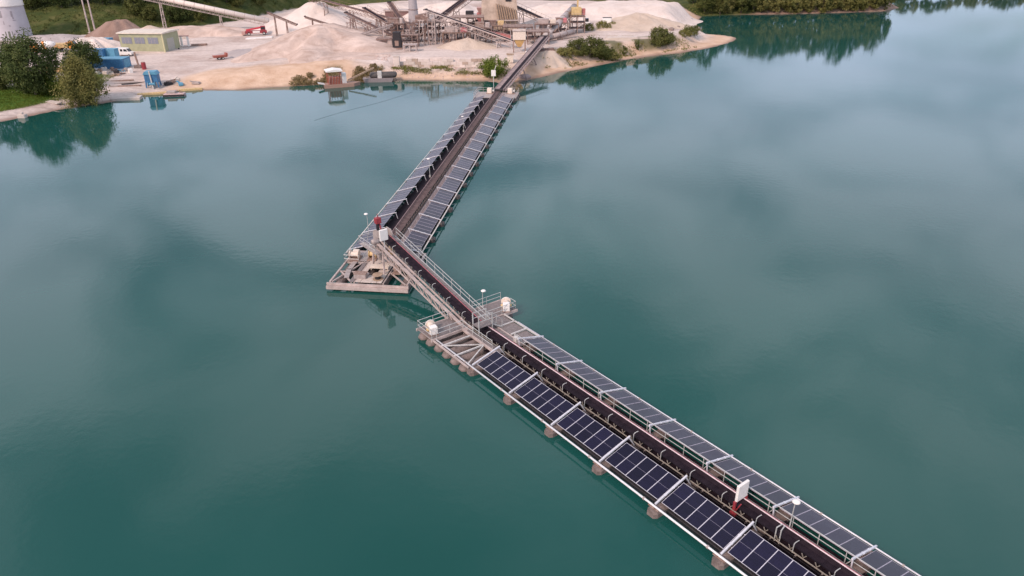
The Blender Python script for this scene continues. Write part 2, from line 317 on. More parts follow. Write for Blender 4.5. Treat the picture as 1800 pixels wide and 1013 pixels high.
# ================================================================== the floating bridges
O1, A1 = Vector((-4.095, 60.193, 0)), -0.9316            # near leg: local x runs towards the camera's right, local y across it
O2, A2 = Vector((-11.125, 93.871, 0)), 1.4389            # far leg: local x runs to the quarry, local y to its left
def F(O, A, x, y, z=0.0): return O+Vector((x*math.cos(A)-y*math.sin(A), x*math.sin(A)+y*math.cos(A), z))
def F1(x, y, z=0.0): return F(O1, A1, x, y, z)
def F2(x, y, z=0.0): return F(O2, A2, x, y, z)
BAY = 6.0; NB1 = 8; NB2 = 16
TILT = math.asin(.63/2.42)

BEAMW = M('bright_galvanised', (.60, .60, .64), .4, .15, .1, 3)
# --- solar modules (shared meshes)
W_, L_ = 1.125, 2.42
FRAMEF = M('dull_module_frame', (.40, .37, .43), .5, .1, .08, 2)
SEAM = M('cell_seam', (.20, .19, .25), .5, 0, .05, 2)
def module_meshes(t, mid, fmat, gmat):
    fm = MB(); fm.box(-W_/2, -W_/2+t, -L_/2, L_/2, 0, .045).box(W_/2-t, W_/2, -L_/2, L_/2, 0, .045)
    fm.box(-W_/2+t, W_/2-t, -L_/2, -L_/2+t, 0, .045).box(-W_/2+t, W_/2-t, L_/2-t, L_/2, 0, .045)
    if mid: fm.box(-W_/2+t, W_/2-t, -.009, .009, 0, .040)
    fm.box(-W_/2+t, W_/2-t, -L_/2+t, L_/2-t, -.012, -.004)
    pw = W_/2-t-.001; pl = (L_/4-t/2-.006) if mid else (L_/2-t-.001)
    mm_ = fixn(fm.mesh('module', fmat)); mm_.materials.append(SEAM)
    for pg in mm_.polygons:
        if mid and abs(pg.center.y) < .03 and abs(pg.center.x) < W_/2-t-.001 and pg.center.z > 0: pg.material_index = 1
    return mm_, fixn(MB().box(-pw, pw, -pl, pl, 0, .034).mesh('pane', gmat)), ((-pl-.0105, pl+.0105) if mid else (0,))
KIND = {'two': module_meshes(.026, True, FRAME, PANE), 'one': module_meshes(.026, False, FRAMEF, PANE_SKY)}
SHADE_STRIP = fixn(MB().bbox(.25, 5.75, 0, .85, .02, .30, .06).mesh('shade_strip', DARKS))  # added black strip standing for the shaded water under the panels
def beam_mesh(lo, hi, zl, zh, fy, fz, bw=.13):                       # sloping support beam + strut to the float, local to its bay
    sg = 1 if hi > lo else -1
    b = MB(); b.bar((0, lo-sg*.45, zl-.02), (0, hi+sg*.55, zh+.27), bw, bw)
    for t_ in (.25, .62): 
        p = Vector((0, lo, zl+.1)).lerp(Vector((0, hi, zh+.1)), t_); b.box(-.10, .10, p.y-.07, p.y+.07, p.z-.0, p.z+.07)
    s = MB(); s.bar((0, hi+sg*.45, zh+.16), (0, fy, fz), bw*.65, bw*.65)
    return fixn(b.mesh('support_beam', BEAMW)), fixn(s.mesh('strut', BEAMW))
def row(Fn, A, n0, n1, lo, hi, zl, zh, fy, fz, where, group, order, kind='two', bw=.13):
    bm_, st_ = beam_mesh(lo, hi, zl, zh, fy, fz, bw); MOD, PANEM, offs = KIND[kind]
    sg = 1 if hi > lo else -1; cy_ = (lo+hi)/2; cz_ = (zl+zh)/2
    rail = fixn(MB().box(.1, BAY-.1, -.03, .03, -.10, -.06).mesh('rail', FRAME))
    for i, k in enumerate(range(n0, n1)):
        r = thing('solar_array', f'{order[0]} solar bay, {ORD[i]} from {order[1]}, {where}', 'solar panels', Fn(k*BAY, 0), A, group)
        for j in range(5):
            m = put('module', MOD, r, (.20+W_/2+j*(W_+.005)+.01*0, cy_, cz_+random.uniform(-.006, .006)), (sg*TILT+random.uniform(-.0015, .0015), random.uniform(-.0015, .0015), 0))
            for e in offs: put('pane', PANEM, m, (0, e, 0))
        put('rail', rail, r, (0, lo+sg*.5, zl+.12), (sg*TILT, 0, 0)); put('rail', rail, r, (0, hi-sg*.5, zh-.12), (sg*TILT, 0, 0))
        put('support_beam', bm_, r); put('strut', st_, r); put('shade_strip', SHADE_STRIP, r, (0, lo+.30 if sg > 0 else lo-.72, 0))
# --- floats: transverse octagonal hulls with tapered ends
def hull_mesh(y0, y1, hw, z0, z1, mat, name='float_hull'):
    sec = lambda y, k: [(-hw*k, y, z0+.25), (-hw*k*.6, y, z0), (hw*k*.6, y, z0), (hw*k, y, z0+.25), (hw*k, y, z1-.22), (hw*k*.62, y, z1), (-hw*k*.62, y, z1), (-hw*k, y, z1-.22)]
    ys = [(y0, .62), (y0+.28, 1), (y1-.28, 1), (y1, .62)]; vs = []
    for y, k in ys: vs += sec(y, k)
    fs = [tuple(range(8)), tuple(range(24, 32))]+[(j*8+i, j*8+(i+1) % 8, (j+1)*8+(i+1) % 8, (j+1)*8+i) for j in range(3) for i in range(8)]
    return fixn(MB().add(vs, fs).mesh(name, mat))
h1 = hull_mesh(-.28, 8.9, .50, -.5, .60, FLOATM); h2 = hull_mesh(-.55, 9.95, .50, -.5, .60, DFLOAT)
sad1 = fixn(MB().box(-.5, .5, -.02, .16, .62, .70).box(-.09, .09, -.0, .14, .70, .82).mesh('saddle', RUST))
lug = fixn(MB().box(-.14, .06, -.26, -.12, .42, .53).mesh('lug', WHITE))
for k in range(NB1+1):
    r = thing('pontoon', f'brown angular float under near bridge leg, {ORD[k]} from the winch platform', 'float', F1(k*BAY, 0), A1, 'floats under the near bridge leg')
    put('float_hull', h1, r); put('saddle', sad1, r); put('saddle', sad1, r, (0, 7.7, 0)); put('lug', lug, r)
for k in range(-1, NB2):
    r = thing('pontoon', f'dark float under far bridge leg, {ORD[k+1]} from the junction raft', 'float', F2(k*BAY, 0), A2, 'floats under the far bridge leg')
    put('float_hull', h2, r); put('saddle', sad1, r)
# --- long edge pipes
def pipe(name, label, Fn, A, x0, x1, y, z, r, mat, n=10, step=6.0):
    b = MB(); b.tube((0, 0, 0), (x1-x0, 0, 0), r, n); o = part(name, b, mat, None, Fn(x0, y, z), (0, 0, A), smooth=True); tag(o, label, 'pipe')
    c = MB()
    x = step
    while x < x1-x0: c.tube((x-.07, 0, 0), (x+.07, 0, 0), r*1.5, n); x += step
    part('coupling', c, DULL, o)
    return o
pipe('edge_pipe', 'long pale steel pipe on float ends along near leg lower edge', F1, A1, -7.0, 49, .06, .84, .085, M('white_galvanised', (.66, .65, .66), .45, .1, .08, 3))
pipe('edge_pipe', 'pale steel pipe along far edge of near leg, beside grey panels', F1, A1, -4.0, 49, 8.85, 1.04, .06, BEAMW)
pipe('edge_pipe', 'pale steel pipe along right edge of far bridge leg', F2, A2, -8.0, 92, -.12, .88, .085, PALE)
pipe('edge_pipe', 'pale steel pipe along left outer edge of far bridge leg', F2, A2, -7.0, 92, 9.75, .88, .075, PALE)

row(F1, A1, 0, NB1, .64, 2.98, .95, 1.58, 4.15, .62, 'lower side of near leg', 'near leg solar bays, lower row', ('dark blue', 'the winch platform'))
row(F1, A1, 0, NB1, 8.65, 6.32, 1.02, 1.64, 6.02, .62, 'behind near leg handrail', 'near leg solar bays, upper row', ('greyish', 'the winch platform'), 'one')
row(F2, A2, -1, NB2-1, .30, 2.64, .92, 1.55, 2.85, .75, 'right side of far leg', 'far leg solar bays, right row', ('greyish', 'the junction raft'), 'one', .09)
row(F2, A2, -1, NB2-1, 9.40, 7.06, .92, 1.55, 6.35, .85, 'left side of far leg', 'far leg solar bays, left row', ('lilac grey', 'the junction raft'), 'one', .09)

# --- belt conveyors
def trough(x0, z0, x1, z1, y, hw=.55):
    b = MB(); pr = [(-hw, .20), (-hw*.55, 0), (hw*.55, 0), (hw, .20), (hw, .17), (hw*.55, -.03), (-hw*.55, -.03), (-hw, .17)]
    vs = [(x0, y+a, z0+c) for a, c in pr]+[(x1, y+a, z1+c) for a, c in pr]
    return b.add(vs, [tuple(range(8)), tuple(range(15, 7, -1))]+[(i, i+8, (i+1) % 8+8, (i+1) % 8) for i in range(8)])
idl = MB().bar((0, 0, -.05), (0, 0, .10), .06, .05).bar((0, 0, .08), (-.17, .02, .34), .05, .05).bar((0, 0, .08), (.17, .02, .34), .05, .05)
IDL = fixn(idl.mesh('idler', M('idler_paint', (.22, .195, .165), .6, .1, .2, 3)))
IDLT = fixn(MB().tube((0, .2, .02), (0, 1.2, .02), .055, 6).mesh('roller', DARKS))
IDLR = fixn(MB().tube((0, -.45, -.30), (0, .45, -.30), .06, 8).mesh('return_roller', DULL))
hoop = MB().path([(0, 0, -.1), (.02, 0, .64), (.03, .06, .74), (.06, .18, .80), (.10, .42, .82)], .032, 6)
HOOP = fixn(hoop.mesh('hoop', STEEL))
cv = thing('belt_conveyor', 'long black belt conveyor with red pipe along the near bridge leg', 'conveyor', F1(0, 0), A1)
YB = 4.86; ZB = 1.10
part('belt', trough(-6, ZB, 50, ZB, YB), BELT, cv)
part('return_belt', MB().box(-6, 50, YB-.45, YB+.45, .74, .77), BELT, cv)
part('side_rail', MB().box(-6, 50, 4.14, 4.20, .92, .99), M('rail_paint', (.33, .30, .26), .6, .1, .2, 3), cv)
part('side_rail', MB().box(-6, 50, 5.50, 5.57, .86, 1.06), DULL, cv)
part('lower_rail', MB().box(-6, 50, 4.13, 4.18, .66, .72).box(-6, 50, 5.51, 5.56, .66, .72), DARKS, cv)
part('red_pipe', MB().tube((-5, 5.64, 1.18), (50, 5.64, 1.18), .07, 8), PINKP, cv)
part('cable', MB().tube((-5, 5.42, 1.36), (50, 5.42, 1.36), .045, 6), M('pale_pink_conduit', (.66, .54, .56), .5), cv)
part('shade_sheet', MB().box(-5, 50, 3.1, 5.5, .40, .43).box(-1, 50, 5.54, 6.9, .36, .39).box(-5, 50, 5.5, 5.53, .40, .66), BELT, cv)  # added dark sheets that blacken the shaded gaps beside belt and walkway
part('red_pipe', MB().tube((28.2, 5.72, 1.02), (50, 5.72, 1.02), .085, 8), RED, cv)
for i in range(55): put('idler', IDL, cv, (-5.4+i*1.0, 4.2, .96)); put('roller', IDLT, cv, (-5.4+i*1.0, 4.2, .96))
for i in range(28): put('return_roller', IDLR, cv, (-5+i*2.0, YB, 1.0))
for i in range(18): put('hoop', HOOP, cv, (-3.2+i*3.0, 4.17, .98))
part('cross_frame', (lambda b: [b.bar((x, 4.15, .63), (x, 5.54, .63), .10, .08) for x in np.arange(-5, 50, 2.0)] and b)(MB()), DULL, cv)
part('float_beam', MB().box(-3, 50, 3.50, 3.60, .62, .76), DARKS, cv)

wk = thing('walkway', 'narrow grating walkway with galvanised handrail beside near belt conveyor', 'walkway', F1(0, 0), A1)
for i in range(26): part('grating', MB().box(0, 1.97, 5.60, 6.14, .78, .82), DECK, wk, (-2+i*2.0, 0, random.uniform(-.008, .008)))
part('edge_beam', MB().box(-2, 50, 6.16, 6.22, .68, .80), STEEL, wk)
PST = fixn(MB().tube((0, 0, .70), (0, 0, 1.84), .032, 6).mesh('post', STEEL))
for i in range(26): put('post', PST, wk, (-.6+i*2.0, 6.22, 0))
part('top_rail', MB().tube((-.8, 6.22, 1.85), (50, 6.22, 1.85), .038, 8), STEEL, wk)
part('mid_rail', MB().tube((-.8, 6.22, 1.34), (50, 6.22, 1.34), .03, 8), STEEL, wk)
# rod braces that run down from the handrail at every float
for k in range(NB1): part('brace', MB().bar((k*BAY, 6.25, 1.7), (k*BAY-.5, 6.12, .8), .05, .05), STEEL, wk)

# sign box on red posts straddling the belt, lamp post
sg = thing('sign_box', 'blank white board on red posts standing over the near belt', 'sign', F1(27.9, 4.9), A1)
part('board', MB().bbox(-.10, .12, -.62, .62, 1.75, 3.15, .05), WHITE, sg)
part('red_post', MB().box(-.09, .09, -.74, -.58, .60, 1.74).box(-.25, .25, -.8, -.5, .55, .75), RED, sg)
part('red_post', MB().box(-.09, .09, .58, .72, .60, 1.74), RED, sg)
part('red_post', MB().box(-.08, .08, -.57, .57, 1.64, 1.74).bar((0, -.5, .7), (.4, -.5, 1.7), .08, .08), RED, sg)
def lamp(name, label, loc, A, h=2.6, zb=1.0):
    r = thing(name, label, 'lamp', loc, A)
    part('pole', MB().tube((0, 0, zb), (.05, .0, zb+h), .05, 8, .035), STEEL, r)
    part('base', MB().box(-.12, .12, -.12, .12, zb-.35, zb+.04), STEEL, r)
    part('lamp_head', MB().lathe((.05, .12, zb+h), [(.05, -.02), (.26, .0), (.30, .06), (.20, .15), (.04, .19)], 12), WHITE, r, smooth=True)
    return r
lamp('lamp_post', 'slim lamp post with white head beside near belt, right of white board', F1(31.5, 5.66), A1, 2.5)
fr = thing('hoop_frame', 'small double tube frame beside the belt at the near lamp post', 'frame', F1(31.5, 4.3), A1)
part('tube_frame', MB().path([(-.18, 0, .7), (-.18, 0, 1.9), (-.1, .5, 1.98)], .045, 6), STEEL, fr); part('tube_frame', MB().path([(.18, 0, .7), (.18, 0, 1.9), (.1, .5, 1.98)], .045, 6), STEEL, fr)

# --- inclined gallery from the near leg up to the transfer on the raft
IX0, IX1, IZ1 = -5.8, -26.2, 4.7
zi = lambda x: ZB+(IZ1-ZB)*(IX0-x)/(IX0-IX1)
gl = thing('inclined_conveyor', 'inclined conveyor gallery climbing from winch platform to junction raft', 'conveyor', F1(0, 0), A1)
part('belt', trough(IX0-.05, ZB+.01, IX1, IZ1, YB, .58), BELT, gl)
def slab(y0, y1, t0, t1, xa=IX0, xb=IX1):
    return MB().hexa([(xa, y0, zi(xa)+t0), (xb, y0, zi(xb)+t0), (xb, y1, zi(xb)+t0), (xa, y1, zi(xa)+t0), (xa, y0, zi(xa)+t1), (xb, y0, zi(xb)+t1), (xb, y1, zi(xb)+t1), (xa, y1, zi(xa)+t1)])
part('side_plate', slab(3.62, 3.84, -.28, -.22), PLANTL, gl); part('side_rail', slab(4.12, 4.2, -.3, -.05), PLANTL, gl); part('side_rail', slab(5.5, 5.58, -.3, .02), STEEL, gl)
part('chord', slab(3.5, 3.62, -.36, -.2), PLANTL, gl); part('chord', slab(3.5, 3.62, -1.25, -1.1), PLANTL, gl); part('chord', slab(6.34, 6.46, -.36, -.2), STEEL, gl); part('chord', slab(6.34, 6.46, -1.25, -1.1), STEEL, gl)
for j, xx in enumerate(np.arange(IX0-.5, IX1+1, -1.7)):
    for yy in (3.56, 6.4):
        part('truss_web', MB().bar((xx, yy, zi(xx)-.3), (xx, yy, zi(xx)-1.15), .08, .08).bar((xx, yy, zi(xx)-1.15), (xx-1.7, yy, zi(xx-1.7)-.3), .07, .07), PLANTL if yy < 5 else STEEL, gl)
    part('cross_beam', MB().bar((xx, 3.6, zi(xx)-.34), (xx, 6.36, zi(xx)-.34), .09, .08), DULL, gl)
for i in range(20): put('idler', IDL, gl, (IX0-.6-i*1.0, 4.2, zi(IX0-.6-i)+.02))
for i in range(6): put('hoop', HOOP, gl, (IX0-2-i*3.0, 4.17, zi(IX0-2-i*3.0)-.12))
for i in range(10): part('grating', slab(5.62, 6.32, -.22, -.18, IX0-i*2.04-.02, IX0-(i+1)*2.04+.02), DECK, gl)
part('red_pipe', slab(5.58, 5.66, .0, .08), PINKP, gl)
for i in range(12): xx = IX0-.3-i*1.8; xx = max(xx, IX1+.2); put('post', fixn(MB().tube((0, 0, 0), (0, 0, 1.12), .03, 6).mesh('post', STEEL)), gl, (xx, 6.44, zi(xx)-.2))
for nm, hz in (('top_rail', .92), ('mid_rail', .42)): part(nm, MB().tube((IX0, 6.44, zi(IX0)+hz), (IX1+.2, 6.44, zi(IX1)+hz), .035, 8), STEEL, gl)
part('head_drum', MB().tube((IX1, YB-.65, IZ1-.28), (IX1, YB+.65, IZ1-.28), .32, 14), DARKS, gl, smooth=True)

# --- winch platform: parallel floats, deck, railings, winches
wp = thing('winch_platform', 'grey railed winch platform on floats where near bridge leg begins', 'platform', F1(0, 0), A1)
for i, x in enumerate(np.arange(-8.9, -1.0, 1.55)):
    b = MB(); b.lathe((x, 0, .05), [(.30, -.55), (.56, -.25), (.60, .2), (.60, 9.9), (.56, 10.2), (.3, 10.4)] if i < 2 else [(.30, -.5), (.55, -.2), (.58, .2), (.58, 7.6), (.3, 8.0)], 12, 'y'); part('float_tube', b, FLOATM, wp, smooth=True)
part('deck', MB().box(-9.5, -6.6, -.4, 10.6, .84, .92), DULL, wp)
for j in range(11): part('deck_plate', MB().box(-9.4, -6.7, 0, .98, .92, .945), DECK, wp, (0, -.35+j*.995, 0))
part('edge_beam', MB().box(-9.62, -9.5, -.5, 10.7, .66, .95).box(-6.6, -6.48, -.5, 10.7, .66, .95), PLANTL, wp)
part('edge_beam', MB().box(-6.47, 0, -.32, -.18, .72, .88).box(-6.47, 0, 3.3, 3.5, .72, .95).box(-6.47, 0, 6.5, 6.65, .72, .95), PLANTL, wp)
part('edge_beam', MB().bar((-5.0, -.2, .84), (-5.0, 3.3, .84), .16, .14).bar((-2.6, -.2, .84), (-2.6, 3.3, .84), .16, .14).bar((-.5, 0, .86), (-2.5, 3.3, .86), .12, .1).bar((-4.9, 0, .86), (-2.8, 3.2, .86), .10, .1), PALE, wp)
part('edge_beam', MB().bar((-4.5, 6.7, .98), (-4.5, 8.8, .98), .12, .12).bar((-2.4, 6.7, .98), (-2.4, 8.8, .98), .16, .14).bar((-.2, 6.7, .98), (-.2, 8.9, .98), .16, .14).bar((-6.4, 8.75, .98), (0, 8.75, .98), .14, .12), PALE, wp)
part('side_deck', MB().box(-6.47, -.2, 3.52, 4.08, .86, .93).box(-6.47, 0, 5.62, 6.48, .86, .93), DECK, wp)
part('rear_deck', MB().box(-6.4, -2.5, 6.67, 8.6, .84, .89).box(-2.3, -.3, 6.67, 8.6, .82, .87), DECK, wp)
def rail_run(par, pts, h=1.0, step=1.9, mat=STEEL):
    for a, b_ in zip(pts[:-1], pts[1:]):
        a = Vector(a); b_ = Vector(b_); Ln = (b_-a).length; n_ = max(1, round(Ln/step))
        for q in (h, h*.5): part('rail', MB().tube(a+Vector((0, 0, q)), b_+Vector((0, 0, q)), .034, 6), mat, par)
        for i in range(n_+1): p = a.lerp(b_, i/n_); part('post', MB().tube(p, p+Vector((0, 0, h)), .032, 6), mat, par)
rail_run(wp, [(-6.6, -.35, .93), (-9.45, -.35, .93), (-9.45, 3.4, .93)])
rail_run(wp, [(-6.6, .2, .93), (-6.6, 3.5, .93)]); rail_run(wp, [(-6.5, 3.45, .93), (-1.2, 3.45, .93)])
rail_run(wp, [(-9.45, 6.6, .93), (-9.45, 10.5, .93)]); rail_run(wp, [(-6.6, 10.5, .93), (-6.6, 6.7, .93)]); rail_run(wp, [(-6.6, 10.5, .93), (-7.6, 10.5, .93)])
def winch(label, loc, rz):
    r = thing('winch', label, 'winch', loc, rz, 'winches on the platform', .86)
    part('drum', MB().tube((-.55, 0, .75), (.0, 0, .75), .42, 14).tube((-.58, 0, .75), (-.52, 0, .75), .62, 16), CREAM, r, smooth=False)
    part('bed', MB().box(-.8, .9, -.55, .55, .0, .14).box(-.7, -.6, -.4, .4, .14, .7), RUST, r)
    part('housing', MB().bbox(.12, .92, -.45, .45, .14, 1.12, .06), WHITE, r)
    part('motor', MB().lathe((.1, .0, .55), [(.2, -.7), (.22, -.6), (.22, .6), (.2, .7)], 10, 'y'), YEL, r)
    part('handwheel', MB().lathe((-.66, 0, .75), [(.5, -.03), (.66, -.02), (.66, .02), (.5, .03)], 18, 'x'), WHITE, r)
winch('cream cable winch with white box at lower left end of winch platform', F1(-7.9, .45, .95), A1-.2)
winch('cream cable winch with white box at upper right end of winch platform', F1(-7.3, 9.7, .95), A1-.6)
lamp('lamp_post', 'lamp post with flat white head on winch platform railing', F1(-9.3, 7.9), A1, 1.9)
st = thing('stile', 'tubular railed stile frame stepping over the belt on winch platform', 'stile', F1(-4.9, 4.86), A1)
for x in (-.55, .55):
    for y in (-.85, .85): part('leg', MB().box(x-.05, x+.05, y-.05, y+.05, .9, 3.1), STEEL, st)
part('platform', MB().box(-.6, .6, -.9, .9, 1.72, 1.78), DECK, st)
part('top_rail', MB().path([(-.55, -.85, 3.08), (-.55, .85, 3.08)], .035, 6).path([(.55, -.85, 3.08), (.55, .85, 3.08)], .035, 6).path([(-.55, -.85, 2.45), (-.55, .85, 2.45)], .03, 6).path([(.55, -.85, 2.45), (.55, .85, 2.45)], .03, 6), STEEL, st)
for j in range(4): part('step', MB().box(-.5, .5, .95+j*.3, 1.2+j*.3, 1.50-j*.2, 1.54-j*.2), DECK, st)
for x in (-.5, .5): part('stringer', MB().bar((x, .9, 1.7), (x, 2.2, .9), .05, .14).bar((x, .9, 2.7), (x, 2.2, 1.9), .05, .05).bar((x, 2.15, .9), (x, 2.15, 1.95), .05, .05), STEEL, st)
cb = thing('junction_box', 'small pale valve cluster at start of upper grey panel row', 'box', F1(-1.0, 6.3), A1)
part('cabinet', MB().bbox(-.25, .25, -.2, .2, .93, 1.5, .04), PALE, cb); part('conduit', MB().path([(.2, 0, 1.4), (.6, .1, 1.6), (.9, .1, 1.2)], .05, 6).path([(-.2, 0, 1.4), (-.3, .1, 1.7)], .05, 6), STEEL, cb)

# --- the far leg
c2 = thing('belt_conveyor', 'long dusty brown belt conveyor between solar rows on far bridge leg', 'conveyor', F2(0, 0), A2)
Y2 = 4.72
part('belt', trough(-8.5, 1.25, 97, 1.25, Y2, .58), DUSTB, c2)
part('side_rail', MB().box(-8.5, 97, 4.02, 4.1, .9, 1.12), RUST, c2); part('side_rail', MB().box(-8.5, 97, 5.36, 5.44, .9, 1.14), M('dusty_rail', (.30, .215, .20), .7, .1, .2, 2), c2)
part('lower_rail', MB().box(-8.5, 97, 4.03, 4.09, .66, .74).box(-8.5, 97, 5.37, 5.43, .66, .74), RUST, c2)
ID2 = fixn(MB().bar((0, 0, 0), (0, 0, .30), .07, .06).bar((0, 0, .05), (.18, .03, .3), .05, .05).bar((0, 1.3, 0), (0, 1.3, .30), .07, .06).tube((0, .1, .10), (0, 1.2, .10), .05, 6).mesh('idler', M('idler_dusty', (.34, .27, .25), .7, .1, .2, 2)))
for i in range(105): put('idler', ID2, c2, (-8+i*1.0, 4.07, 1.05))
part('shade_sheet', MB().box(-8, 91, 5.46, 7.3, .63, .66), BELT, c2)  # added black sheet standing for shade in the gap left of the belt
part('cable', MB().tube((-8, 5.55, 1.2), (97, 5.55, 1.2), .06, 6), M('dusty_cable', (.36, .25, .25), .7), c2)
part('underframe', (lambda b: [b.bar((x, .2, .52), (x, 9.2, .52), .14, .12) for x in np.arange(-6, 91, 6.0)] and b)(MB()), DULL, c2)
w2 = thing('walkway', 'narrow grating walkway with thin handrail right of far belt conveyor', 'walkway', F2(0, 0), A2)
for i in range(52): part('grating', MB().box(0, 1.97, 2.85, 3.95, .80, .84), M('lilac_deck', (.20, .16, .165), .75, .1, .2, 3), w2, (-8+i*2.0, 0, random.uniform(-.006, .006)))
P2 = fixn(MB().tube((0, 0, .8), (0, 0, 1.85), .022, 6).mesh('post', PLANTL))
for i in range(36): put('post', P2, w2, (-7.8+i*2.9, 3.0, 0))
part('top_rail', MB().tube((-7.8, 3.0, 1.85), (94, 3.0, 1.85), .022, 6), PLANTL, w2); part('mid_rail', MB().tube((-7.8, 3.0, 1.35), (94, 3.0, 1.35), .016, 6), PLANTL, w2)
lamp('lamp_post', 'slim lamp post with white head halfway along far bridge leg', F2(26.5, 6.3), A2, 2.8)
lamp('lamp_post', 'slim lamp post with white head in farther half of far bridge leg', F2(57.5, 6.3), A2, 2.8)
lamp('lamp_post', 'lamp post with white head behind red drive housing at junction', F2(-1.5, 8.4), A2, 3.2)

# --- junction raft
rf = thing('junction_raft', 'weathered beige steel raft with braced open deck at the bridge bend', 'raft', F2(0, 0), A2)
for y in (-.1, 2.9, 5.2, 8.1):
    part('float_tube', MB().lathe((0, y, .0), [(.3, -15.9), (.62, -15.5), (.66, -15.0), (.66, -7.2), (.5, -6.6)], 12, 'x'), FLOATM, rf, smooth=True)
part('front_beam', MB().box(-16.45, -16.15, -.95, 9.15, .22, .62).box(-16.15, -15.95, -.95, 9.15, .64, .92), PLANTL, rf)
part('front_beam', MB().box(-15.95, -15.75, -.9, 9.1, .55, .72), PLANTL, rf)
for y0 in (-.8, 8.75): part('side_beam', MB().box(-15.7, -6.2, y0, y0+.22, .72, .95), PLANTL, rf)
part('rear_beam', MB().box(-9.9, -9.7, -.55, 8.7, .70, .92).box(-6.4, -6.2, -.55, 8.7, .70, .92), PLANTL, rf)
for p in (((-15.6, 8.6, .85), (-10, 6.6, .85)), ((-12.6, 8.6, .87), (-15.6, 6.2, .87)), ((-15.6, -.5, .85), (-12.5, 2.2, .85)), ((-10, -.4, .87), (-12.4, 2.0, .87)), ((-12.6, 8.7, .84), (-12.6, 5.8, .84)), ((-15.6, 5.9, .84), (-10, 5.9, .84)), ((-15.6, 2.3, .84), (-10, 2.3, .84))):
    part('brace', MB().bar(p[0], p[1], .16, .14), PLANTL, rf)
for y in np.arange(2.5, 5.8, .66): 
    if not (3.7 < y < 4.9): part('deck_plank', MB().box(-15.6, -6.5, y, y+.6, .92, .98), CONC, rf, (0, 0, random.uniform(-.02, .02)))
part('deck_plank', MB().box(-15.6, -13.6, 3.8, 5.1, .92, .97).box(-11.6, -6.5, 3.8, 5.1, .92, .97), CONC, rf)
part('deck_plank', MB().box(-9.6, -6.5, 5.85, 8.6, .92, .98), DULL, rf)
part('tray', MB().box(-12.2, -11.3, 2.6, 5.0, 1.25, 1.45).box(-12.0, -11.9, 2.7, 2.8, .9, 1.25).box(-12.0, -11.9, 4.8, 4.9, .9, 1.25), CREAM, rf)
rail_run(rf, [(-6.6, 8.9, .95), (-10.2, 8.9, .95), (-10.2, 7.0, .95)], 1.05, 1.6); rail_run(rf, [(-6.6, 6.4, .95), (-9.8, 6.4, .95)], 1.05)
part('ring', MB().lathe((-13.6, 5.2, 1.0), [(.5, 0), (.6, .1), (.5, .2), (.4, .1)], 14), PLANTL, rf)
def mach(name, label, loc, parts, cat='machine', A=A2):
    r = thing(name, label, cat, loc, A)
    for nm, mb, mt in parts: part(nm, mb, mt, r)
    return r
mach('raft_winch', 'cream winch on left corner of the junction raft', F2(-9.0, 7.9, .98), [('bed', MB().box(-.9, .9, -.7, .7, 0, .15), RUST), ('drum', MB().lathe((0, 0, .65), [(.55, -.6), (.55, -.52), (.32, -.5), (.32, .5), (.55, .52), (.55, .6)], 14, 'y'), CREAM), ('housing', MB().bbox(.35, 1.0, -.4, .4, .15, .95, .05), CREAM)], 'winch')
mach('raft_winch', 'yellowish winch on junction raft beside the cream one', F2(-8.6, 5.6, .98), [('bed', MB().box(-.9, .9, -.6, .6, 0, .15), RUST), ('drum', MB().lathe((0, 0, .62), [(.5, -.5), (.5, -.44), (.3, -.42), (.3, .42), (.5, .44), (.5, .5)], 14, 'y'), YEL), ('housing', MB().bbox(.4, 1.0, -.3, .5, .15, 1.0, .05), CREAM)], 'winch')
mach('gearbox', 'orange gearbox under the inclined conveyor head on the raft', F2(-7.3, 4.0, .98), [('case', MB().bbox(-.6, .6, -.6, .6, .1, 1.1, .15), M('amber_paint', (.55, .31, .12), .6)), ('plinth', MB().box(-.75, .75, -.75, .75, 0, .1), RUST), ('shaft', MB().tube((0, -1.3, .6), (0, 1.3, .6), .14, 10), DARKS)], 'gearbox')
mach('cable_reel', 'brown cable reel lying on the raft deck planks', F2(-14.6, 3.2, .98), [('flange', MB().lathe((0, 0, 0), [(.62, 0), (.62, .08)], 14), TIMBER), ('core', MB().lathe((0, 0, .08), [(.35, 0), (.35, .5)], 12), DARKS), ('flange', MB().lathe((0, 0, .58), [(.62, 0), (.62, .08)], 14), TIMBER)], 'reel')
mach('tool_chest', 'low grey tool chest near front beam of the raft', F2(-14.4, 5.4, .98), [('chest', MB().bbox(-.4, .4, -.75, .75, 0, .6, .05), DULL), ('lid', MB().box(-.43, .43, -.78, .78, .61, .68), RUST)], 'chest')
mach('raft_pump', 'rust brown pump set under the inclined conveyor on the raft', F2(-12.0, 1.4, .92), [('bed', MB().box(-1, 1, -.5, .5, 0, .12), RUST), ('casing', MB().lathe((-.4, 0, .55), [(.2, -.3), (.45, -.15), (.45, .15), (.2, .3)], 14, 'x'), RUST), ('motor', MB().lathe((.5, 0, .5), [(.25, -.4), (.32, -.35), (.32, .35), (.25, .4)], 12, 'x'), DULL), ('pipe', MB().path([(-.4, 0, .9), (-.4, 0, 1.4), (-.4, 1.2, 1.4)], .12, 8), RUST)], 'pump')
for k_, (sx, sy) in enumerate(((-11.0, 7.6), (-13.4, 7.4), (-11.2, .4))): part('plank', MB().box(-1.3, 1.3, -.3, .3, .98, 1.03), DULL, rf, (sx, sy, 0), (0, 0, .2*k_))
part('walk_plate', MB().box(-15.6, -10, 5.98, 6.5, .92, .97), DECK, rf)
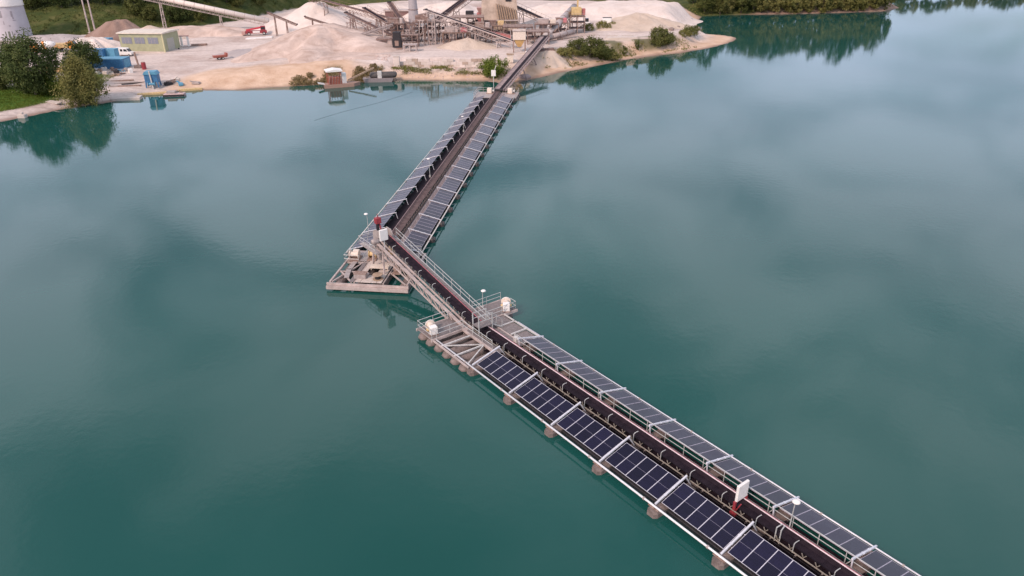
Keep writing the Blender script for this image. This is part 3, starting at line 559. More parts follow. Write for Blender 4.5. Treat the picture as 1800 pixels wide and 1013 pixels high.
# transfer tower that carries the conveyor head
HB = F1(-25.2, YB, 0); 
tw = thing('transfer_tower', 'steel transfer frame and chute carrying the inclined conveyor head', 'tower', (HB.x, HB.y, 0), A1)
for x in (-1.6, 1.4):
    for y in (-1.6, 1.6): part('leg', MB().bar((x, y, .7), (x*.8, y*.85, 3.9), .2, .2), PLANTL, tw)
part('ring_beam', MB().bar((-1.4, -1.45, 3.6), (1.2, -1.45, 3.6), .18, .2).bar((-1.4, 1.45, 3.6), (1.2, 1.45, 3.6), .18, .2).bar((-1.35, -1.4, 3.6), (-1.35, 1.4, 3.6), .16, .18), PLANTL, tw)
part('chute', MB().hexa([(-2.5, -.45, 1.45), (-1.6, -.45, 1.45), (-1.6, .45, 1.45), (-2.5, .45, 1.45), (-3.0, -.8, 3.9), (-1.2, -.8, 3.9), (-1.2, .8, 3.9), (-3.0, .8, 3.9)]), DULL, tw)
part('head_hood', MB().prism([(-2.3, 4.2), (-2.3, 5.2), (-1.7, 5.7), (-.6, 5.7), (-.2, 5.2), (-.2, 4.9), (-1.0, 4.9), (-1.0, 4.2)], -.85, -.72, 'y').prism([(-2.3, 4.2), (-2.3, 5.2), (-1.7, 5.7), (-.6, 5.7), (-.2, 5.2), (-.2, 4.9), (-1.0, 4.9), (-1.0, 4.2)], .72, .85, 'y'), DULL, tw)
part('motor', MB().lathe((-.6, 0, 4.6), [(.3, -1.9), (.36, -1.8), (.36, -1.1), (.2, -.9)], 12, 'y'), DULL, tw, smooth=True)
part('service_deck', MB().box(-3.2, 1.2, -2.4, -1.6, 3.7, 3.78), DULL, tw)
rail_run(tw, [(1.2, -2.4, 3.78), (-3.2, -2.4, 3.78), (-3.2, 0, 3.78)], 1.0, 1.5)
mach('control_cabinet', 'white control board on a post at the conveyor transfer', F1(-24.0, 3.75, 3.0), [('cabinet', MB().bbox(-.12, .12, -.55, .55, 2.3, 3.7, .05), WHITE), ('post', MB().box(-.05, .05, -.06, .06, .0, 2.3), PALE)], 'cabinet', A1)
mach('drive_housing', 'red topped black drive mast rising over the conveyor transfer', F1(-27.4, 4.9, 3.0), [('mast', MB().bar((0, -.15, .9), (-.1, -.15, 3.3), .3, .3), DARKS), ('stay', MB().bar((.7, .2, .9), (0, .1, 3.1), .14, .14), RED), ('hood', MB().bbox(-.4, .25, -.45, .3, 3.2, 3.95, .08), RED), ('pole', MB().tube((.0, -.1, 3.9), (.0, -.1, 4.4), .05, 8), RED)], 'machine', A1)
mach('landing', 'railed steel landing between raft and right solar row', F2(-8.6, 1.2, 0), [('deck_plate', MB().box(-.9, 2.2, -1.4, 1.6, .96, 1.03), DECK), ('rail', MB().path([(2.2, -1.4, 1.0), (2.2, -1.4, 2.0), (2.2, 1.5, 2.0), (2.2, 1.5, 1.0)], .04, 6).path([(2.2, -1.4, 1.5), (2.2, 1.5, 1.5)], .03, 6), STEEL), ('scrap_bin', MB().bbox(.9, 1.7, -.8, .8, 1.03, 1.35, .06), DARKS)], 'landing')

# --- shore end of the far leg: end platform and ramp conveyor
ep = thing('end_platform', 'railed cross platform closing the far bridge leg near shore', 'platform', F2(0, 0), A2)
for x in (92.2, 94.8, 97.4): part('float_tube', MB().lathe((x, 0, .0), [(.3, -.9), (.6, -.6), (.62, 10.0), (.3, 10.4)], 10, 'y'), FLOATM, ep, smooth=True)
part('deck', MB().box(91.2, 98.4, -.6, 10.2, .68, .78), DULL, ep)
rail_run(ep, [(98.3, -.5, .78), (98.3, 3.0, .78)], 1.1, 1.2, PLANTL); rail_run(ep, [(98.3, 6.2, .78), (98.3, 10.1, .78)], 1.1, 1.2, PLANTL); rail_run(ep, [(91.3, -.5, .78), (98.3, -.5, .78)], 1.1, 1.4, PLANTL); rail_run(ep, [(91.3, 10.1, .78), (98.3, 10.1, .78)], 1.1, 1.4, PLANTL)
for y, t_ in ((1.6, 'right'), (6.9, 'left')):
    mach('winch_box', f'pale winch box on far end platform, {t_} of the belt', F2(96.8, y, .78), [('case', MB().bbox(-.6, .6, -.6, .6, .1, 1.3, .1), CREAM), ('drum', MB().lathe((0, 0, .6), [(.45, -1.2), (.45, -1.1), (.25, -1.08), (.25, -.62)], 12, 'y'), PALE), ('plinth', MB().box(-.8, .8, -1.3, .8, 0, .1), RUST)], 'winch')

# ================================================================== quarry: piles
SAND = {}
def sand_mat(nm, c1, c2, c3=None):
    if nm in SAND: return SAND[nm]
    m = bpy.data.materials.new(nm); m.use_nodes = True; n = m.node_tree.nodes; l = m.node_tree.links; b = n['Principled BSDF']
    geo = n.new('ShaderNodeNewGeometry'); mp = n.new('ShaderNodeMapping'); mp.inputs['Scale'].default_value = (1, 1, .35); l.new(geo.outputs['Position'], mp.inputs[0])
    q = n.new('ShaderNodeTexNoise'); q.inputs['Scale'].default_value = .16; q.inputs['Detail'].default_value = 9; q.inputs['Roughness'].default_value = .62; q.inputs['Distortion'].default_value = .8; l.new(mp.outputs[0], q.inputs['Vector'])
    rp = n.new('ShaderNodeValToRGB'); rp.color_ramp.elements[0].position = .32; rp.color_ramp.elements[1].position = .68
    rp.color_ramp.elements[0].color = (*c1, 1); rp.color_ramp.elements[1].color = (*c2, 1); l.new(q.outputs[0], rp.inputs[0]); l.new(rp.outputs[0], b.inputs['Base Color'])
    b.inputs['Roughness'].default_value = .95; b.inputs['Specular IOR Level'].default_value = .12
    q2 = n.new('ShaderNodeTexNoise'); q2.inputs['Scale'].default_value = 1.3; q2.inputs['Detail'].default_value = 8; q2.inputs['Roughness'].default_value = .7; l.new(mp.outputs[0], q2.inputs['Vector'])
    bp = n.new('ShaderNodeBump'); bp.inputs['Strength'].default_value = .8; bp.inputs['Distance'].default_value = .4; l.new(q2.outputs[0], bp.inputs['Height']); l.new(bp.outputs[0], b.inputs['Normal'])
    SAND[nm] = m; return m
S_PINK = sand_mat('pinkish_sand', (.40, .295, .245), (.66, .53, .465)); S_PALE = sand_mat('pale_gravel', (.57, .48, .43), (.71, .62, .57)); S_TAN = sand_mat('tan_sand', (.45, .36, .29), (.58, .48, .40)); S_BRN = sand_mat('brown_soil', (.20, .13, .10), (.32, .225, .19)); S_GRY = sand_mat('grey_grit', (.33, .285, .28), (.47, .42, .41))
def pile(label, px, py, Yd, rx, ry, mat, flat=.0, seed=0, rz=0.0, off=(0, 0), zmax=None):
    p = atY(px, py, Yd); zb = gz(p.x+off[0], p.y+off[1])-.8; hgt = max(1.2, p.z-zb)
    if zmax: hgt = min(hgt, zmax)
    na, nr = 84, 26; vs = [(0, 0, 0)]; r_ = np.random.default_rng(seed+31)
    ph = r_.uniform(0, 6.28, 8); am = r_.uniform(.02, .085, 8)
    rows = []
    for j in range(nr+1):
        rr = j/nr
        for i in range(na):
            a = 2*math.pi*i/na; k = 1+sum(am[q]*math.sin((q+2)*a+ph[q]) for q in range(8))
            x = rr*rx*k*math.cos(a); y = rr*ry*k*math.sin(a)
            prof = 1-rr if flat == 0 else min(1, (1-rr)/(1-flat))
            prof = prof-.06*math.exp(-(rr/.12)**2) if flat == 0 else prof
            prof = prof*(1-.25*rr*(1-rr)*2)                       # slightly hollow slopes
            rows.append((x, y, prof))
    A_ = np.array(rows); wx = A_[:, 0]+p.x; wy = A_[:, 1]+p.y
    rill = np.abs(vnoise(np.arctan2(A_[:, 1], A_[:, 0])*14, np.hypot(A_[:, 0], A_[:, 1])*.3, 1.0, seed+3)-.5)
    zz = A_[:, 2]*hgt+(.9*(vnoise(wx, wy, 5, seed+5)-.5)+.5*(vnoise(wx, wy, 2.2, seed+7)-.5)-.5*rill)*np.minimum(1, (1-np.linspace(0, 1, nr+1)).repeat(na)*4)*min(1, hgt/6)
    ca, sa = math.cos(rz), math.sin(rz); gxx = p.x+A_[:, 0]*ca-A_[:, 1]*sa; gyy = p.y+A_[:, 0]*sa+A_[:, 1]*ca
    gd = height(gxx, gyy); ld = land_dist(gxx, gyy); rr_ = np.linspace(0, 1, nr+1).repeat(na); keep = ss(1.0, 11.0, ld)
    zz = (gd-zb)*np.clip(rr_*1.15, 0, 1)+zz*keep*np.clip(1.0, 0, 1)-.9*rr_**3-.8*(1-keep); zz = np.where(rr_ < .999, zz, gd-zb-1.2)
    vs = np.stack([A_[:, 0], A_[:, 1], zz], 1); idx = np.arange((nr+1)*na).reshape(nr+1, na); nxt = np.roll(idx, -1, 1)
    fs = np.stack([idx[:-1].ravel(), idx[1:].ravel(), nxt[1:].ravel(), nxt[:-1].ravel()], 1)
    me = bpy.data.meshes.new('sand_pile'); me.from_pydata(vs.tolist(), [], fs.tolist()); me.materials.append(mat); me.polygons.foreach_set('use_smooth', [True]*len(me.polygons)); fixn(me)
    return tag(put('sand_pile', me, None, (p.x, p.y, zb), (0, 0, rz)), label, 'pile')
pile('largest pinkish sand mound in quarry middle, left of the conveyors', 566, 44, 258, 27, 35, S_PINK, .16, 1)
pile('pale gravel pile at the back, behind the small stacker', 556, 3, 318, 26, 24, S_PALE, .12, 2)
pile('long low pale gravel bank at the back between two conveyors', 655, 9, 350, 30, 18, S_PALE, .3, 3)
pile('broad pale pinkish plateau of gravel on the right headland', 1128, 4, 345, 50, 36, S_PALE, .40, 4)
pile('grey tan dome of sand in front of the right headland plateau', 1125, 24, 300, 21, 20, S_TAN, .1, 5)
pile('tan sand heap behind the green warehouse', 262, 44, 290, 15, 14, S_TAN, .05, 6)
pile('low pinkish gravel bank behind the warehouse under covered conveyor', 345, 46, 305, 26, 14, S_PINK, .3, 7)
pile('brown soil heap at the foot of the green slope', 205, 34, 292, 14, 12, S_BRN, .25, 8)
pile('greyish gravel heap beside the tapered tower', 92, 62, 292, 20, 9, S_GRY, .3, 9)
pile('pale gravel heap behind the orange machinery', 158, 66, 272, 11, 9, S_PALE, .3, 10)
pile('small pale grit cone under the middle conveyor support', 822, 66, 250, 12, 9, S_TAN, .05, 11)
pile('white gravel pile behind the dark conveyor towers', 790, 3, 330, 26, 20, S_PALE, .2, 12)
pile('pale heap under the grey covered tube', 955, 32, 300, 13, 10, S_PALE, .2, 13)
pile('pale gravel bank at the back right of the timber props', 985, 8, 345, 26, 16, S_PALE, .35, 14)
pile('grey grit smear at right foot of the largest mound', 668, 84, 248, 9, 8, S_GRY, .2, 15)
pile('pale tipped sand shelf along the bank above the reeds', 600, 98, 232, 19, 9, S_PINK, .45, 16)
pile('small ochre sand bluff beside the shore bushes on the right', 1085, 68, 262, 7, 5, S_TAN, .2, 17)
pile('low ochre bank at foot of the shore ramp, right side', 965, 92, 232, 10, 7, S_TAN, .3, 18)
pile('low grey gravel tongue left of largest mound beside the red trailer', 428, 88, 250, 12, 10, S_GRY, .25, 19)

# ================================================================== quarry: conveyors and plant
def conv(name, label, p0, p1, wd=1.5, dp=1.0, legs=(), mat=PLANT, bmat=DUSTB, rails=True, cover=None, group=None, bw=.62, bo=0.0):
    p0 = Vector(p0); p1 = Vector(p1); g0 = gz(p0.x, p0.y); org = Vector((p0.x, p0.y, g0)); r = thing(name, label, 'conveyor', org, 0, group)
    a = p0-org; b_ = p1-org; d = (b_-a).normalized(); sd = d.cross(Vector((0, 0, 1))).normalized(); up = sd.cross(d)
    Ln = (b_-a).length
    if cover:
        part('covered_tube', MB().tube(a, b_, wd/2, 14), cover, r, smooth=True)
        q = 3.0
        while q < Ln: part('hoop', MB().tube(a+d*(q-.1), a+d*(q+.1), wd/2*1.06, 14), mat, r); q += 4.0
    else:
        part('belt', MB().bar(a+sd*wd*bo+up*.06*(bo != 0), b_+sd*wd*bo+up*.06*(bo != 0), wd*bw, .10, up), bmat, r)
        if bo: part('deck', MB().bar(a-up*.05, b_-up*.05, wd*.8, .08, up), mat, r)
        for e in (-1, 1): part('side_beam', MB().bar(a+sd*e*wd*.42-up*.05, b_+sd*e*wd*.42-up*.05, .14, .30, up), mat, r)
        part('head_drum', MB().tube(b_-sd*wd*.4, b_+sd*wd*.4, .3, 10), DARKS, r); part('tail_drum', MB().tube(a-sd*wd*.4, a+sd*wd*.4, .3, 10), DARKS, r)
    for e in (-1, 1): part('chord', MB().bar(a+sd*e*wd*.42-up*dp, b_+sd*e*wd*.42-up*dp, .12, .14, up), mat, r)
    st_ = 1.8
    for e in (-1, 1):
        web = MB(); q = 0; s_ = sd*e*wd*.42
        while q+st_ <= Ln:
            web.bar(a+d*q+s_-up*dp, a+d*(q+st_/2)+s_-up*.1, .08, .08); web.bar(a+d*(q+st_/2)+s_-up*.1, a+d*(q+st_)+s_-up*dp, .08, .08); q += st_
        part('lacing', web, mat, r)
    if rails and not cover:
        rl = MB(); rl.bar(a+sd*wd*.62+up*.95, b_+sd*wd*.62+up*.95, .06, .06, up)
        q = 0
        while q <= Ln: rl.bar(a+d*q+sd*wd*.62-up*.1, a+d*q+sd*wd*.62+up*.95, .05, .05); q += 2.2
        part('handrail', rl, mat, r); part('walkway', MB().bar(a+sd*wd*.62-up*.15, b_+sd*wd*.62-up*.15, .5, .06, up), mat, r)
    for t_ in legs:
        p = a.lerp(b_, t_)-up*dp; base = gz(p.x+org.x, p.y+org.y)-org.z-.15
        for e in (-1, 1):
            top = p+sd*e*wd*.4; bt = Vector((p.x+sd.x*e*wd*.75, p.y+sd.y*e*wd*.75, base)); part('leg', MB().bar(top, bt, .24, .24), mat, r)
        x = MB(); hh = p.z-base; k = max(1, int(hh/2.6))
        for i in range(k):
            f0, f1 = i/k, (i+1)/k
            lp = lambda e, f: (p+sd*e*wd*.4).lerp(Vector((p.x+sd.x*e*wd*.75, p.y+sd.y*e*wd*.75, base)), f)
            x.bar(lp(-1, f0), lp(1, f1), .1, .1); x.bar(lp(1, f0), lp(-1, f1), .1, .1); x.bar(lp(-1, f1*.98), lp(1, f1*.98), .1, .1)
        part('cross_brace', x, mat, r)
    return r
RAMP1 = at(957, 64, 8.0)
conv('ramp_conveyor', 'dusty ramp conveyor climbing from far bridge leg to the shore', F2(97.5, 4.72, 1.45), RAMP1, 3.0, 1.0, (.40, .62, .85), M('ramp_steel', (.27, .205, .20), .8, .1, .25, 1.0), BELT, bw=.26, bo=.16)
conv('covered_conveyor', 'white covered conveyor tube on lattice towers at upper left', atY(240, -12, 316), atY(472, 37, 316), 2.0, 1.9, (.175, .63), PLANTL, BELT, cover=M('white_cover', (.62, .55, .50), .6))
conv('stacker_conveyor', 'small dark stacker conveyor left on the gravel behind largest mound', atY(522, 43, 296), atY(470, 21, 296), 1.2, .6, (.35, .75), PLANT, BELT, False)
conv('stacker_conveyor', 'short dark stacker conveyor right of the small tracked screen', atY(580, 43, 290), atY(536, 29, 290), 1.3, .5, (.3, .7), PLANT, BELT, False)
conv('field_conveyor', 'longest inclined conveyor rising leftwards at the back of the plant', atY(735, 45, 290), atY(545, -6, 312), 2.4, 1.6, (.12, .35, .6, .85), PLANT, DUSTB)
conv('field_conveyor', 'lower inclined conveyor rising left over the largest mound', atY(702, 68, 268), atY(608, 22, 276), 2.3, 1.5, (.25, .6, .88), PLANT, DUSTB)
conv('field_conveyor', 'dark thin conveyor between the two parallel left ones', atY(726, 66, 274), atY(640, 14, 296), 2.0, 1.3, (.35, .7), PLANT, BELT)
conv('field_conveyor', 'steep short conveyor leaning up-left behind the plant', atY(722, 60, 284), atY(684, 4, 300), 2.0, 1.2, (.4, .8), PLANT, DUSTB)
conv('plant_conveyor', 'main trestle conveyor with black belt descending right to the hopper', atY(908, 74, 244), atY(748, 17, 258), 2.4, 1.7, (.18, .42, .66, .90), PLANTL, BELT)
conv('plant_conveyor', 'steep conveyor crossing behind the main trestle, rising right', atY(722, 68, 260), atY(824, -8, 285), 3.0, 1.7, (.25, .5, .75), PLANT, BELT)
conv('boom_conveyor', 'low boom conveyor from dark housing to the mound foot', atY(700, 64, 253), atY(636, 83, 246), 1.0, .5, (.4, .85), PLANT, DUSTB, False)
conv('plant_conveyor', 'double railed conveyor descending right from the timber-propped bunker', atY(980, 45, 282), atY(878, -2, 296), 3.0, 1.3, (.25, .6), PLANT, BELT)
conv('tube_conveyor', 'thick grey covered tube rising right to the yellow tower', atY(957, 67, 262), atY(1010, 12, 290), 2.4, 1.4, (.35, .8), PLANT, BELT, cover=M('grey_cover', (.40, .355, .35), .6))
conv('tube_conveyor', 'short whitish tube from yellow tower down to ramp head', atY(960, 67, 258), atY(1008, 55, 270), 1.6, .8, (.5,), PLANT, BELT, cover=PLANTL)
# lattice frames of the screening plant under the main trestle
def lattice(name, label, x0, x1, y0, y1, h, nx_, levels, mat=PLANT, decks=True, cat='steel frame'):
    cx_, cy_ = (x0+x1)/2, (y0+y1)/2; g = gz(cx_, cy_)-.1; r = thing(name, label, cat, (cx_, cy_, g))
    xs = np.linspace(x0-cx_, x1-cx_, nx_)
    for x in xs:
        for y in (y0-cy_, y1-cy_): part('post', MB().box(x-.12, x+.12, y-.12, y+.12, 0, h), mat, r)
    for k in range(1, levels+1):
        z = h*k/levels
        for y in (y0-cy_, y1-cy_): part('beam', MB().box(x0-cx_, x1-cx_, y-.09, y+.09, z-.22, z-.02), mat, r)
        if decks: part('deck', MB().box(x0-cx_-.2, x1-cx_+.2, y0-cy_-.25, y1-cy_+.25, z, z+.06), DUSTB if k < levels else mat, r)
    for y in (y0-cy_, y1-cy_):
        br = MB()
        for i in range(nx_-1):
            for k in range(levels):
                if (i+k) % 2 == 0: br.bar((xs[i], y, h*k/levels), (xs[i+1], y, h*(k+1)/levels-.2), .1, .1)
        if br.v: part('brace', br, mat, r)
    rl = MB()
    for q in (.5, 1.0): rl.bar((x0-cx_, y0-cy_-.2, h+q), (x1-cx_, y0-cy_-.2, h+q), .06, .06)
    for x in np.linspace(x0-cx_, x1-cx_, nx_*2): rl.bar((x, y0-cy_-.2, h), (x, y0-cy_-.2, h+1.0), .05, .05)
    part('handrail', rl, PLANTL, r)
    return r
sp = lattice('screening_frame', 'open steel screening frame below the main trestle conveyor', -33, -22, 262, 268, 6.5, 6, 3)
part('screen_box', MB().hexa([(-4.5, -2, 6.7), (0, -2, 6.9), (0, 2, 6.9), (-4.5, 2, 6.7), (-4.5, -2, 8.6), (0, -2, 9.4), (0, 2, 9.4), (-4.5, 2, 8.6)]), PLANT, sp)
lattice('screening_frame', 'taller rusty frame right of the main trestle towers', -20, -9, 266, 273, 7.5, 5, 3, RUST)
lattice('support_frame', 'low cross-braced frame beside the dark housing', -35.5, -30, 250, 253, 3.8, 4, 2, PLANT)
lattice('support_frame', 'small pale railed frame standing on the yard by the wall', -33.5, -29.5, 240, 243, 2.2, 3, 1, PLANTL)
lattice('support_frame', 'dusty frame full of pipes behind the feed hopper', -2, 8, 262, 270, 4.5, 5, 2, PLANT)
lattice('support_frame', 'dusty low frame left of the ramp conveyor head', 6, 13, 252, 258, 4.0, 4, 2, PLANT)
hb = at(699, 86, 4.0)
mach('dark_housing', 'tall black machine housing on frame, left of the trestle', (hb.x, hb.y, gz(hb.x, hb.y)), [('cabin', MB().bbox(-1.4, 1.4, -1.2, 1.2, .4, 3.2, .1).bbox(-1.2, 1.2, -1.1, 1.1, 3.2, 5.2, .1), DARKS), ('skid', MB().box(-1.7, 1.7, -1.4, 1.4, 0, .4), RUST), ('hatch', MB().box(-.6, .6, -1.24, -1.2, 1.0, 2.6), RUST)], 'machine', 0)
hb = at(678, 82, 4.0)
mach('control_hut', 'small grey hut with dark opening beside the black housing', (hb.x, hb.y, gz(hb.x, hb.y)), [('wall', MB().box(-2.4, 2.4, -1.5, 1.5, 0, 2.3), PLANTL), ('roof', MB().prism([(-2.7, 2.3), (2.7, 2.3), (2.7, 2.5), (-2.7, 2.7)], -1.8, 1.8, 'y'), PLANT), ('opening', MB().box(-2.0, -.4, -1.53, -1.48, .1, 1.9), DARKS)], 'hut', 0)
# trestle tower pair under the main conveyor head
tt = lattice('trestle_tower', 'pale tall trestle tower holding the main conveyor head', -27.2, -24.8, 255.5, 257.5, 10.0, 2, 5, PLANTL, False)
hb = at(728, 46, 4.0)
cn = thing('grey_stack', 'grey tapering steel stack behind the conveyors', 'stack', (hb.x, hb.y, gz(hb.x, hb.y)))
part('shell', MB().lathe((0, 0, 0), [(2.3, 0), (2.2, .4), (1.5, 11), (1.3, 14), (1.3, 14.4)], 18), M('stack_grey', (.33, .30, .31), .7), cn, smooth=True); part('ring', MB().lathe((0, 0, 0), [(1.95, 6), (2.1, 6.1), (1.95, 6.2)], 18), PLANT, cn)
hb = at(698, 34, 4.0)
mach('brown_shed', 'brown open-sided shed at the back under the pale gravel', (hb.x, hb.y, gz(hb.x, hb.y)), [('wall', MB().box(-5, 5.2, 0, 5, 0, 3.2), M('brown_clad', (.17, .10, .095), .8)), ('roof', MB().prism([(-5.5, 3.2), (5.7, 3.2), (5.7, 3.5), (-5.5, 3.9)], -.5, 5.5, 'y'), PLANTL), ('post', MB().box(-1.2, -.6, -.05, -.01, 0, 3.0), DARKS)], 'shed', 0)
# bunker with timber props, red box
bk = thing('bunker', 'tan bunker building with leaning timber props at plant centre', 'building', (-3.5, 284, gz(-3.5, 284)))
part('wall', MB().hexa([(-7, -4, 0), (7, -4, 0), (7, 6, 0), (-7, 6, 0), (-6.2, -3.2, 14), (6, -3.2, 14), (6, 6, 14), (-6.2, 6, 14)]), M('bunker_plaster', (.47, .37, .30), .9, 0, .2, .4, bump=.3, bscale=2), bk)
part('roof', MB().prism([(-7.5, 14), (7.4, 14), (0, 16.5)], -4, 7, 'y'), PLANT, bk)
for i in range(9): x = -1.2+i*.85; part('timber_prop', MB().bar((x+.9, -4.6-.3*(i % 2), 5.2), (x, -4.05, 10.5-.25*i), .38, .38), TIMBER, bk)
for i in range(5): part('timber_prop', MB().bar((-1.5+i*1.8, -4.9, 5.0), (-1.5+i*1.8, -4.9, .3), .25, .25), TIMBER, bk)
part('ledge', MB().box(-2.2, 7.2, -5.2, -4.1, 4.6, 5.0), PLANTL, bk)
part('opening', MB().box(2.2, 4.2, -3.7, -3.3, 11.2, 12.8), DARKS, bk)
hb = at(851, 52, 4.0)
mach('red_crusher', 'faded red crusher box left of the timber-propped bunker', (hb.x, hb.y, gz(hb.x, hb.y)), [('case', MB().bbox(-2.6, 2.6, -2, 2, 2.2, 6.2, .25), M('faded_red', (.38, .14, .13), .75, 0, .25, 1)), ('hopper', MB().hexa([(-1.8, -1.6, 6.2), (1.8, -1.6, 6.2), (1.8, 1.6, 6.2), (-1.8, 1.6, 6.2), (-2.6, -2.2, 8), (2.6, -2.2, 8), (2.6, 2.2, 8), (-2.6, 2.2, 8)]), M('pale_red', (.45, .27, .24), .8)), ('leg', MB().box(-2.4, -2, -1.8, -1.4, 0, 2.2).box(2, 2.4, -1.8, -1.4, 0, 2.2).box(-2.4, -2, 1.4, 1.8, 0, 2.2).box(2, 2.4, 1.4, 1.8, 0, 2.2), RUST), ('flywheel', MB().lathe((1.2, -2.25, 3.6), [(1.0, -.2), (1.05, -.1), (1.05, .1), (1.0, .2)], 16, 'y'), CREAM)], 'crusher', 0)
hb = at(812, 36, 9.0); hb = atY(842, 44, 276)
mach('drive_station', 'dark drive station with pale motor on stand above the trestle', (hb.x-3, 276, gz(hb.x-3, 276)), [('stand', MB().box(-1.2, -.9, -1, -.7, 0, 6).box(.9, 1.2, -1, -.7, 0, 6).box(-1.2, -.9, .7, 1, 0, 6).box(.9, 1.2, .7, 1, 0, 6), PLANT), ('case', MB().bbox(-1.6, 1.2, -1.2, 1.2, 6, 8.6, .15), DARKS), ('motor', MB().lathe((1.7, 0, 7.2), [(.5, -.8), (.6, -.6), (.6, .6), (.5, .8)], 12, 'y'), PALE)], 'machine', 0)
hb = at(880, 74, 4.0)
mach('red_screen', 'red framed screen trough under the main conveyor tail', (hb.x, hb.y, gz(hb.x, hb.y)), [('trough', MB().hexa([(-4, -1, 2.4), (3.5, -1, .9), (3.5, 1, .9), (-4, 1, 2.4), (-4, -1.2, 3.6), (3.5, -1.2, 2.1), (3.5, 1.2, 2.1), (-4, 1.2, 3.6)]), M('faded_red', (.38, .14, .13))), ('leg', MB().box(-3.4, -3.1, -1, -.8, 0, 2.5).box(2.6, 2.9, -1, -.8, 0, 1.2).box(-3.4, -3.1, .8, 1, 0, 2.5).box(2.6, 2.9, .8, 1, 0, 1.2), RUST), ('motor', MB().lathe((0, -1.5, 1.8), [(.3, -.5), (.4, -.3), (.4, .3), (.3, .5)], 10, 'x'), CREAM)], 'screen', 0)
hb = at(913, 92, 4.0)
hp = mach('feed_hopper', 'cream hopper with yellow cone on legs beside the ramp conveyor', (hb.x, hb.y, gz(hb.x, hb.y)), [('bin', MB().bbox(-2.0, 2.0, -1.8, 1.8, 3.8, 6.4, .12), CREAM), ('cone', MB().hexa([(-.5, -.5, 1.5), (.5, -.5, 1.5), (.5, .5, 1.5), (-.5, .5, 1.5), (-1.7, -1.6, 3.8), (1.7, -1.6, 3.8), (1.7, 1.6, 3.8), (-1.7, 1.6, 3.8)]), M('ochre_paint', (.56, .36, .15), .7, 0, .15, 1))], 'hopper', 0)
for x in (-1.8, 1.8):
    for y in (-1.6, 1.6): part('leg', MB().box(x-.15, x+.15, y-.15, y+.15, 0, 3.8), RUST, hp)
part('rim', MB().box(-2.2, 2.2, -2.0, -1.8, 6.3, 6.6).box(-2.2, 2.2, 1.8, 2.0, 6.3, 6.6), PLANTL, hp); part('ladder', MB().bar((-2.3, -1.9, 0), (-2.8, -1.9, 7.2), .4, .1), PALE, hp)
hb = at(925, 99, 4.0); mach('cabinet_box', 'white cabinet standing beside the ramp conveyor under the hopper', (hb.x+.4, hb.y-.2, gz(hb.x+.4, hb.y-.2)), [('case', MB().bbox(-.7, .7, -.4, .4, .15, 1.7, .06), WHITE), ('plinth', MB().box(-.8, .8, -.5, .5, 0, .15), CONC)], 'cabinet', 0)
hb = at(897, 112, 3.0); mach('cabinet_box', 'cream timber cabinet at the left foot of the hopper', (hb.x, hb.y, gz(hb.x, hb.y)), [('case', MB().bbox(-.9, .9, -.6, .6, .0, 2.2, .05), CREAM), ('roof', MB().prism([(-1.1, 2.2), (1.1, 2.2), (1.1, 2.35), (-1.1, 2.5)], -.8, .8, 'y'), TIMBER)], 'cabinet', 0)
hb = F2(107, 7.4); mach('white_sign', 'white board on a post left of the ramp conveyor over water edge', (hb.x, hb.y, .6), [('board', MB().bbox(-.6, .6, -.06, .06, 2.6, 4.2, .03), WHITE), ('post', MB().tube((0, 0, -.9), (0, 0, 2.7), .09, 8), PALE), ('upper_board', MB().bar((.3, 0, 4.2), (.75, 0, 5.4), .3, .1), WHITE)], 'sign', 0)
yt = lattice('yellow_tower', 'yellow and rust lattice tower at right end of the plant', 22.2, 27.4, 280, 284.5, 6.0, 3, 3, RUST, True, 'tower')
part('bin', MB().bbox(-2.2, 1.4, -2, 1.8, 6.4, 9.0, .15), M('mustard_paint', (.50, .36, .17), .7, 0, .2, 1), yt); part('mast', MB().box(-.3, .3, -.3, .3, 9, 13.0), M('mustard_paint', (.5, .36, .17)), yt); part('cab', MB().bbox(1.4, 2.8, -1.2, .4, 6.4, 8.6, .1), M('faded_red', (.38, .14, .13)), yt)
hb = at(1066, 47, 4.0); mach('water_tank', 'white squarish tank with black lid on right headland', (hb.x, hb.y, gz(hb.x, hb.y)), [('tank', MB().bbox(-1.7, 1.7, -1.5, 1.5, .2, 3.2, .3), WHITE), ('lid', MB().box(-1.5, 1.9, -.6, 1.4, 3.2, 3.35), DARKS), ('skid', MB().box(-1.8, 1.8, -1.5, 1.5, 0, .2), RUST)], 'tank', 0)
# concrete block wall
wl = thing('block_wall', 'retaining wall of pale concrete blocks below the plant yard', 'wall', (-34.5, 226.4, 1.5), R(-3.6))
bl = [fixn(MB().bbox(0, 1.74, -.4, .4, 0, .84, .05).mesh('block', CONC))]
bl.append(fixn(MB().bbox(0, 1.74, -.4, .4, 0, .84, .05).mesh('block', M('stained_concrete', (.36, .28, .23), .9, 0, .2, .8)))); bl.append(fixn(MB().bbox(0, 1.74, -.4, .4, 0, .84, .05).mesh('block', M('pale_concrete', (.58, .50, .46), .9, 0, .1, .8))))
for k in range(3):
    for i in range(17):
        if k == 2 and random.random() < .22: continue
        put('block', random.choice(bl), wl, (i*1.78+(k % 2)*.85+random.uniform(-.03, .03), random.uniform(-.12, .12), k*.86), (0, 0, random.uniform(-.03, .03)))
hb = at(698, 117, 2.0); mach('white_block', 'pale concrete pier standing at left end of the block wall', (hb.x, hb.y, gz(hb.x, hb.y)-.2), [('pier', MB().bbox(-.9, .9, -.7, .7, 0, 3.4, .08), M('pale_concrete', (.58, .5, .46))), ('cap', MB().box(-1.0, 1.0, -.8, .8, 3.4, 3.6), CONC)], 'pier', 0)
